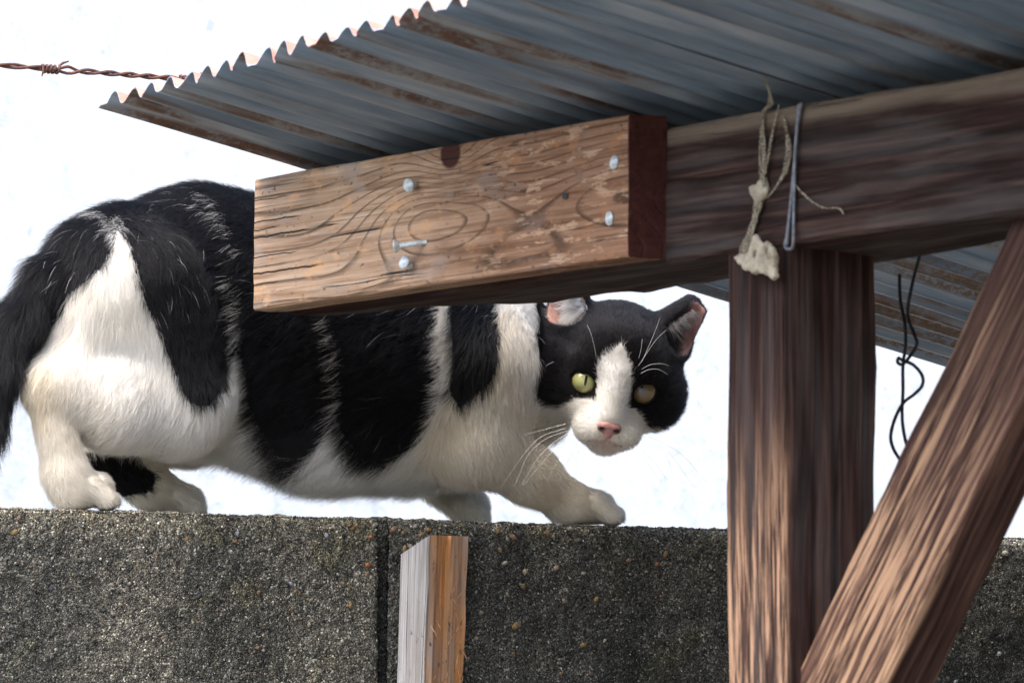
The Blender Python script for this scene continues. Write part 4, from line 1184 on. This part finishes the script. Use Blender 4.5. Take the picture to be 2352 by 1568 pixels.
rim = np.clip((0.0122 - edist) / 0.001, 0, 1)[:, None]; vc2 = vc2 * (1 - rim) + np.array([0.006, 0.005, 0.006]) * rim
_md = np.min([sd_cone(CV, mc[i], mc[i + 1], 0, 0) for i in range(4)], 0)
_ml = np.clip((0.0026 - _md) / 0.0012, 0, 1)[:, None]; vc2 = vc2 * (1 - _ml) + np.array([0.27, 0.15, 0.13]) * _ml
srgb_attr(cat_me, 'fur', vc2)

def mat_fur(name, hair):
    m = Mat(name)
    a = m.node('Attribute', attribute_name='fur').outputs['Color']
    m.base(a); m.rough(0.5 if hair else 0.85); m.set('Specular IOR Level', 0.38 if hair else 0.1)
    if hair:
        tr = m.node('BsdfTranslucent', {'Color': a}); mx = m.node('MixShader', {0: 0.22})
        m.t.links.new(m.b.outputs[0], mx.inputs[1]); m.t.links.new(tr.outputs[0], mx.inputs[2]); m.t.links.new(mx.outputs[0], m.out.inputs[0])
    return m
M_SKIN, M_FUR = mat_fur('cat_skin', False), mat_fur('cat_fur', True)
cat = empty('cat', W(abz(on_b(700, 1180, B_CAT)).x, B_CAT, Z_WALL), 'black and white cat walking along the concrete wall, face turned to the viewer', 'cat')
body = link('body', cat_me, M_SKIN, cat)

# --- fur
tri = np.concatenate([CF[:, [0, 1, 2]], CF[:, [0, 2, 3]]])
e1 = CV[tri[:, 1]] - CV[tri[:, 0]]; e2 = CV[tri[:, 2]] - CV[tri[:, 0]]
area = np.linalg.norm(np.cross(e1, e2), axis=1) / 2
vn = np.zeros_like(CV)
fn_ = np.cross(e1, e2)
for k in range(3): np.add.at(vn, tri[:, k], fn_)
vn /= np.linalg.norm(vn, axis=1)[:, None] + 1e-12
# outward check
_t = CV + vn * 0.001
if np.median(np.min(groups_at(_t[::97]), 1) - np.min(groups_at(CV[::97]), 1)) < 0: vn = -vn; 
Dv = groups_at(CV)
wgt = np.exp(-np.clip(Dv - Dv.min(1, keepdims=True), 0, None) / 0.006)
flow = np.zeros_like(CV); flen = np.zeros(len(CV)); ws = wgt.sum(1)
hflow = (vq - np.array([0, -24, 42.0])); hflow[:, 2] *= 1.0
hflow /= np.linalg.norm(hflow, axis=1)[:, None]; hflow = hflow @ HM.T
for i, p in enumerate(prims):
    f = hflow if p[5] is None else p[5][None] / np.linalg.norm(p[5])
    flow += wgt[:, [i]] * f; flen += wgt[:, i] * p[6]
flen /= ws
# down the flanks the coat hangs more, along the spine it lies back
eyep = np.clip((edist - 0.0105) / 0.010, 0.25, 1)
isface = np.isin(vgrp, ['head'])
flen = np.where(isface, flen * eyep, flen)
flen *= np.where(np.isin(vgrp, ['paw', 'far_paw']) & (CV[:, 2] < Z_WALL + 0.004), 0.4, 1)
mouthD = np.min([sd_cone(CV, mc[i], mc[i + 1], 0, 0) for i in range(4)], 0)
noseD = np.linalg.norm((vq - np.array([0, -30, 37])) / np.array([8.0, 7, 8]), axis=1)
dens = np.ones(len(CV))
dens[np.isin(vgrp, ['head', 'ear'])] = 1.9
dens[np.isin(vgrp, ['paw', 'foot', 'far_paw', 'foreleg'])] = 1.7
dens[vgrp == 'belly'] = 1.25
dens *= np.where(CV[:, 1] < B_CAT - 0.03, 0.45, 1.0)
dens *= (1 - vpink * 0.93) * (edist > 0.0112) * np.clip(noseD - 0.75, 0, 1) * np.clip((mouthD - 0.0012) / 0.001, 0.1, 1)
def hash_pts(n, seed):
    r = np.random.default_rng(seed)
    w = area * dens[tri].mean(1); w = w / w.sum()
    t = r.choice(len(tri), n, p=w); u = np.sqrt(r.random(n)); v = r.random(n)
    bc = np.stack([1 - u, u * (1 - v), u * v], 1)
    return t, bc
def make_fur(name, n, seed, lmul=1.0, rad=0.000075, only=None, lay=0.40, force=None, K=6):
    t, bc = hash_pts(n, seed)
    I = lambda X: (X[tri[t]] * (bc[:, :, None] if X.ndim == 2 else bc)).sum(1)
    P, N, Fl, L = I(CV), I(vn), I(flow), I(flen)
    c, black, grp, pink, q = colours(P, 0.0011, seed)
    keep = np.ones(n, bool)
    if only is not None: keep = only(P, black, grp, q)
    P, N, Fl, L, c, black, grp = P[keep], N[keep], Fl[keep], L[keep], c[keep], black[keep], grp[keep]
    r = np.random.default_rng(seed + 1); n = len(P)
    if force is not None: c = np.repeat(np.array(force)[None], n, 0) * r.uniform(0.75, 1.1, (n, 1))
    N /= np.linalg.norm(N, axis=1)[:, None]
    Fl = Fl / (np.linalg.norm(Fl, axis=1)[:, None] + 1e-9)
    Fl = Fl + 0.30 * np.stack([vnoise(P, 55, 21 + k) for k in range(3)], 1) + 0.42 * np.stack([vnoise(P, 260, 31 + k) for k in range(3)], 1) + 0.16 * r.normal(0, 1, (n, 3))
    T = Fl - N * (Fl * N).sum(1)[:, None]; T /= np.linalg.norm(T, axis=1)[:, None] + 1e-9
    L = L * lmul * r.uniform(0.65, 1.25, n)
    al = lay * r.uniform(0.6, 1.5, n)
    s = np.linspace(0, 1, K)[None, :, None]
    ca, sa = np.cos(al)[:, None, None], np.sin(al)[:, None, None]
    X = P[:, None] - N[:, None] * 0.0006 + L[:, None, None] * (T[:, None] * ca * s + N[:, None] * sa * (s * 1.5 - 0.75 * s * s))
    X[:, :, 2] -= (L[:, None] * 0.10 * (np.linspace(0, 1, K) ** 2)[None])
    X[:, :, 2] = np.maximum(X[:, :, 2], Z_WALL - 0.002)
    X = X + r.normal(0, 1, (n, 1, 3)) * (L[:, None, None] * 0.06) * s * s
    pos = wpos(X.reshape(-1, 3)).astype(np.float32)
    cur = bpy.data.hair_curves.new(name)
    cur.add_curves([K] * n)
    cur.points.foreach_set('position', pos.ravel()) if hasattr(cur.points, 'foreach_set') else None
    rr = (rad * (1.05 - 0.85 * np.linspace(0, 1, K) ** 1.5))[None] * r.uniform(0.75, 1.25, (n, 1))
    if 'radius' not in cur.attributes: cur.attributes.new('radius', 'FLOAT', 'POINT')
    cur.attributes['radius'].data.foreach_set('value', rr.astype(np.float32).ravel())
    shade = r.uniform(0.74, 1.06, (n, 1))
    col = np.repeat(np.concatenate([c * shade, np.ones((n, 1))], 1)[:, None], K, 1)
    at = cur.attributes.new('fur', 'FLOAT_COLOR', 'POINT'); at.data.foreach_set('color', col.astype(np.float32).ravel())
    cur.materials.append(M_FUR.m)
    o = bpy.data.objects.new(name, cur); COL.objects.link(o)
    o.parent = cat; o.matrix_parent_inverse = PINV(cat)
    o['kind'] = 'stuff'
    return o
NF = 380000
make_fur('fur', NF, 100)
# single white guard hairs scattered through the black coat
make_fur('guard_hair', 2400, 200, 1.25, 0.00008, only=lambda P, b, g, q: b & ~np.isin(g, ['head', 'ear']) & (vnoise(P, 40, 77) > 0.15), lay=0.4, force=(0.62, 0.61, 0.60))

# --- eyes
def mat_eye(name, inner, outer, pupil_w, cloud):
    m = Mat(name)
    x, y, z = m.xyz(m.co())
    r = m.math('SQRT', m.math('ADD', m.math('MULTIPLY', x, x), m.math('MULTIPLY', y, y)))
    ang = m.math('ARCTAN2', y, x)
    fib = m.noise(m.node('CombineXYZ', {0: m.math('MULTIPLY', ang, 5.0), 1: m.math('MULTIPLY', r, 250.0), 2: 0.0}).outputs[0], 1.6, 4)
    f = m.math('ADD', m.math('MULTIPLY', r, 1 / 0.0092), m.math('MULTIPLY', m.math('SUBTRACT', fib, 0.5), 0.35))
    c = m.ramp(f, [(0.15, inner), (0.62, tuple(a * 0.6 + b * 0.4 for a, b in zip(inner, outer))), (0.9, outer), (1.0, tuple(a * 0.25 for a in outer))])
    if cloud:
        d = m.math('ADD', m.math('POWER', m.math('SUBTRACT', x, -0.0008), 2), m.math('POWER', m.math('SUBTRACT', y, 0.0004), 2))
        c = m.mix(m.math('MULTIPLY', m.sstep(m.math('ADD', m.math('SQRT', d), m.math('MULTIPLY', m.math('SUBTRACT', m.noise(m.co(), 500, 3), 0.5), 0.002)), 0.0055, 0.0012), 0.8), c, (0.17, 0.17, 0.24))
        pup = m.math('ADD', m.math('POWER', m.math('DIVIDE', m.math('SUBTRACT', x, -0.0012), 0.0009), 2), m.math('POWER', m.math('DIVIDE', m.math('SUBTRACT', y, 0.0030), 0.0008), 2))
    else:
        pup = m.math('ADD', m.math('POWER', m.math('DIVIDE', m.math('SUBTRACT', x, 0.0004), pupil_w), 2), m.math('POWER', m.math('DIVIDE', m.math('SUBTRACT', y, 0.0008), 0.0038), 2))
    c = m.mix(m.sstep(pup, 1.15, 0.85), c, (0.004, 0.004, 0.005))
    m.base(c); m.rough(0.35); m.set('Coat Weight', 1.0); m.set('Coat Roughness', 0.03); m.set('Specular IOR Level', 0.4)
    return m
M_LID = Mat('dark_eyelid'); M_LID.base(M_LID.ramp(M_LID.noise(M_LID.co(), 600, 3), [(0.3, (0.006, 0.005, 0.006)), (0.7, (0.014, 0.011, 0.011))])); M_LID.rough(0.5)
def sphere_mesh(name, r, sub=4):
    bm = bmesh.new(); bmesh.ops.create_icosphere(bm, subdivisions=sub, radius=r)
    for v in bm.verts:
        if v.co.z > 0: v.co.z *= 1.06
    me = bpy.data.meshes.new(name); bm.to_mesh(me); bm.free(); me.polygons.foreach_set('use_smooth', [True] * len(me.polygons)); return me
for i, (ex, mt, lb) in enumerate(((EYES[0], mat_eye('green_eye', (0.38, 0.41, 0.17), (0.24, 0.22, 0.08), 0.0010, False), 'clear yellow-green eye with slit pupil'), (EYES[1], mat_eye('cloudy_eye', (0.175, 0.13, 0.05), (0.15, 0.095, 0.03), 0.001, True), 'amber eye with a cloudy blue-grey patch'))):
    c = w1(hl(*ex)); f = (CAM - c).normalized(); f = (f * 0.75 + Fh * 0.25).normalized()
    u = (Uh - f * Uh.dot(f)).normalized(); rgt = u.cross(f)
    M = Matrix((rgt, u, f)).transposed().to_4x4(); M.translation = c
    o = link('eye', sphere_mesh('eye', 0.0103), mt, cat, M); o['label'] = lb
    # lids: a dark ring of skin over the ball, open in an almond
    sg = -1 if i == 0 else 1; V, F = [], []; nT, nR_ = 64, 7
    for k in range(nT):
        t = 2 * math.pi * k / nT; ex_ = 9.7 * math.cos(t); ey_ = (7.5 if math.sin(t) > 0 else 8.1) * math.sin(t)
        an = sg * R(14); e0 = Vector((ex_ * math.cos(an) - ey_ * math.sin(an), ex_ * math.sin(an) + ey_ * math.cos(an) - 0.2))
        e1 = e0.normalized() * 10.9
        for q_ in range(nR_):
            w_ = q_ / (nR_ - 1); e = e0.lerp(e1, w_); rr_ = 11.15 if q_ else 10.75
            V.append((e.x * .001, e.y * .001, math.sqrt(max(rr_ ** 2 - e.x ** 2 - e.y ** 2, 0.3)) * 1.05 * .001))
    for k in range(nT):
        for q_ in range(nR_ - 1):
            k2 = (k + 1) % nT; F.append((k * nR_ + q_, k * nR_ + q_ + 1, k2 * nR_ + q_ + 1, k2 * nR_ + q_))
    link('eyelid', mesh_from('eyelid', V, F), M_LID, o, M)
# --- nose pad
def mat_nose():
    m = Mat('pink_nose'); v = m.co()
    a = m.node('Attribute', attribute_name='fur').outputs['Color']
    m.base(a); m.rough(0.5); m.set('Specular IOR Level', 0.5); m.set('Subsurface Weight', 0.15); m.set('Subsurface Radius', (0.004, 0.002, 0.001)); m.set('Subsurface Scale', 1.0)
    m.bump(m.noise(v, 1800, 2), 0.3, 0.0004); return m
nf = Field((-12, -46, 24), (12, -16, 46), 0.42); nf.V[:] = 5
for c, r, k in (((0, -27.5, 33.5), (7.4, 4.6, 4.6), 2), ((-4.6, -28.5, 33.5), (4, 3.8, 4.2), 2), ((4.6, -28.5, 33.5), (4, 3.8, 4.2), 2), ((0, -32.0, 34.0), (3.2, 4.6, 3.6), 2)):
    nf.add(lambda P, c=c, r=r: sd_ell(P, c, r), np.array(c) - np.array(r) - 2, np.array(c) + np.array(r) + 2, k)
for s in (-1, 1):
    nf.add(lambda P, s=s: sd_ell(P, (s * 5.0, -29.4, 38.6), (2.3, 1.5, 2.2)), (s * 5 - 4, -33, 33), (s * 5 + 4, -25, 42), 0.7, sub=True)
nf.add(lambda P: sd_cone(P, (0, -38, 38.2), (0, -29.5, 38.8), 0.5, 0.35), (-2, -40, 36), (2, -27, 41), 0.5, sub=True)
NV, NFc = nf.mesh()
ncol = np.array([0.47, 0.235, 0.22]) * (1 + 0.15 * vnoise(NV, 0.6, 3)[:, None])
dark = np.max([np.exp(-(((NV - np.array([s * 5.2, -29.0, 36.2])) / np.array([2.6, 1.9, 2.4])) ** 2).sum(1)) for s in (-1, 1)], 0)[:, None]
dark = np.clip(dark * 1.5, 0, 1); ncol = ncol * (1 - dark) + np.array([0.02, 0.010, 0.010]) * dark
upn = np.clip((NV[:, [1]] + 25.5) / 2.0, 0, 1); ncol = ncol * (1 - upn) + np.array([0.45, 0.22, 0.17]) * upn
NVw = wpos(HC + ((NV + np.array([0, -0.8, 1.8])) * 0.001) @ HM.T)
nme = mesh_np('nose', NVw, NFc); srgb_attr(nme, 'fur', ncol); link('nose', nme, mat_nose(), cat)
# --- whiskers and brow hairs: start and end as seen on the face, bowed
M_WH = Mat('whisker'); M_WH.base((0.85, 0.84, 0.82)); M_WH.rough(0.4)
def fp(px, py, z):    # point in the head's picture plane, z mm in front of its centre
    x, y = face_xy(px, py); return HC_w + Rt * (x * .001) + Ut * (y * .001) + Vd * (z * .001)
def whisker(pts, r=0.00017):
    P = [fp(*crop1(p[0], p[1]), p[2]) for p in pts]; P = P + [P[-1] + (P[-1] - P[-2]) * 0.55] if pts[0][1] > 1100 else P
    P = smooth_path(P, 8)
    V, F = tube(P, list(np.linspace(r, r * 0.35, len(P))), 5); link('whisker', mesh_from('whisker', V, F), M_WH, cat)
for pts in ([(520, 1160, 24), (330, 1210, 34), (180, 1250, 36)], [(520, 1195, 26), (330, 1260, 38), (200, 1390, 44), (80, 1560, 44)], [(530, 1215, 26), (360, 1280, 38), (230, 1400, 44), (160, 1560, 44)],
            [(540, 1230, 28), (420, 1310, 38), (300, 1430, 44), (215, 1570, 44)], [(560, 1255, 28), (440, 1350, 38), (330, 1470, 42), (240, 1575, 42)], [(590, 1290, 28), (520, 1380, 36), (440, 1480, 40), (400, 1560, 40)], [(610, 1300, 28), (560, 1400, 36), (510, 1500, 38), (480, 1580, 38)], [(630, 1310, 28), (610, 1420, 34), (600, 1540, 36)],
            [(1115, 1245, 26), (1260, 1300, 36), (1420, 1400, 40), (1545, 1540, 40)], [(1110, 1255, 26), (1230, 1320, 36), (1340, 1410, 40), (1440, 1550, 40)], [(1105, 1270, 26), (1240, 1350, 36), (1310, 1440, 40), (1345, 1540, 40)],
            [(1060, 1325, 26), (1160, 1410, 34), (1240, 1500, 38), (1285, 1570, 38)], [(1055, 1335, 26), (1120, 1420, 34), (1180, 1500, 38), (1220, 1565, 38)], [(1015, 1340, 26), (1070, 1420, 32), (1110, 1540, 36)],
            [(765, 700, 20), (745, 580, 30), (715, 460, 34), (685, 395, 34)], [(1095, 715, 20), (1150, 590, 32), (1210, 450, 36), (1250, 340, 36)], [(1065, 740, 20), (1130, 640, 32), (1220, 510, 36), (1300, 435, 36)], [(1070, 700, 20), (1100, 600, 28), (1113, 505, 30)],
            [(1090, 750, 20), (1170, 705, 30), (1260, 695, 32), (1320, 712, 32)], [(1085, 780, 20), (1160, 742, 30), (1240, 740, 32), (1310, 780, 30)], [(350, 770, 8), (370, 710, 14), (425, 680, 14)]):
    whisker(pts)
# long pale hairs inside the ears
M_EH = Mat('ear_hair'); M_EH.base((0.50, 0.48, 0.46)); M_EH.rough(0.6)
M_EH2 = Mat('dark_ear_hair'); M_EH2.base((0.16, 0.15, 0.145)); M_EH2.rough(0.6)
for e, sgn in zip(EARS, (1, -1)):
    for i in range(200 if sgn > 0 else 420):
        t = random.uniform(0.25, 0.85); s0 = -sgn
        bse = e[0] + (e[1] - e[0]) * t
        side = np.cross(e[2], (e[1] - e[0]) / np.linalg.norm(e[1] - e[0]))
        if side[0] * sgn > 0: side = -side
        w_ = 15 * (1 - t) + 5
        p0 = bse + side * w_ * random.uniform(0.55, 0.95) + e[2] * random.uniform(5, 9)
        d = (-side * random.uniform(0.6, 1.0) + e[2] * random.uniform(0.1, 0.5) + np.array([random.gauss(0, .25), random.uniform(-0.9, 0.5), random.gauss(0, .25)])); d /= np.linalg.norm(d)
        Lh = random.uniform(9, 18) * (1.1 - 0.5 * t) * (1.25 if sgn < 0 else 1)
        P = [w1(hl(*(p0 + d * Lh * k + e[2] * math.sin(k * 3.1) * 1.2))) for k in (0, 0.35, 0.7, 1.0)]
        if i == 0: VV, FF = [], []
        V, F = tube(P, [0.00008, 0.00008, 0.00006, 0.00003], 3); o_ = len(VV); VV += V; FF += [tuple(x + o_ for x in f) for f in F]
    eo = link('ear_hair', mesh_from('ear_hair', VV, FF), M_EH2 if sgn > 0 else M_EH, cat); eo['kind'] = 'stuff'
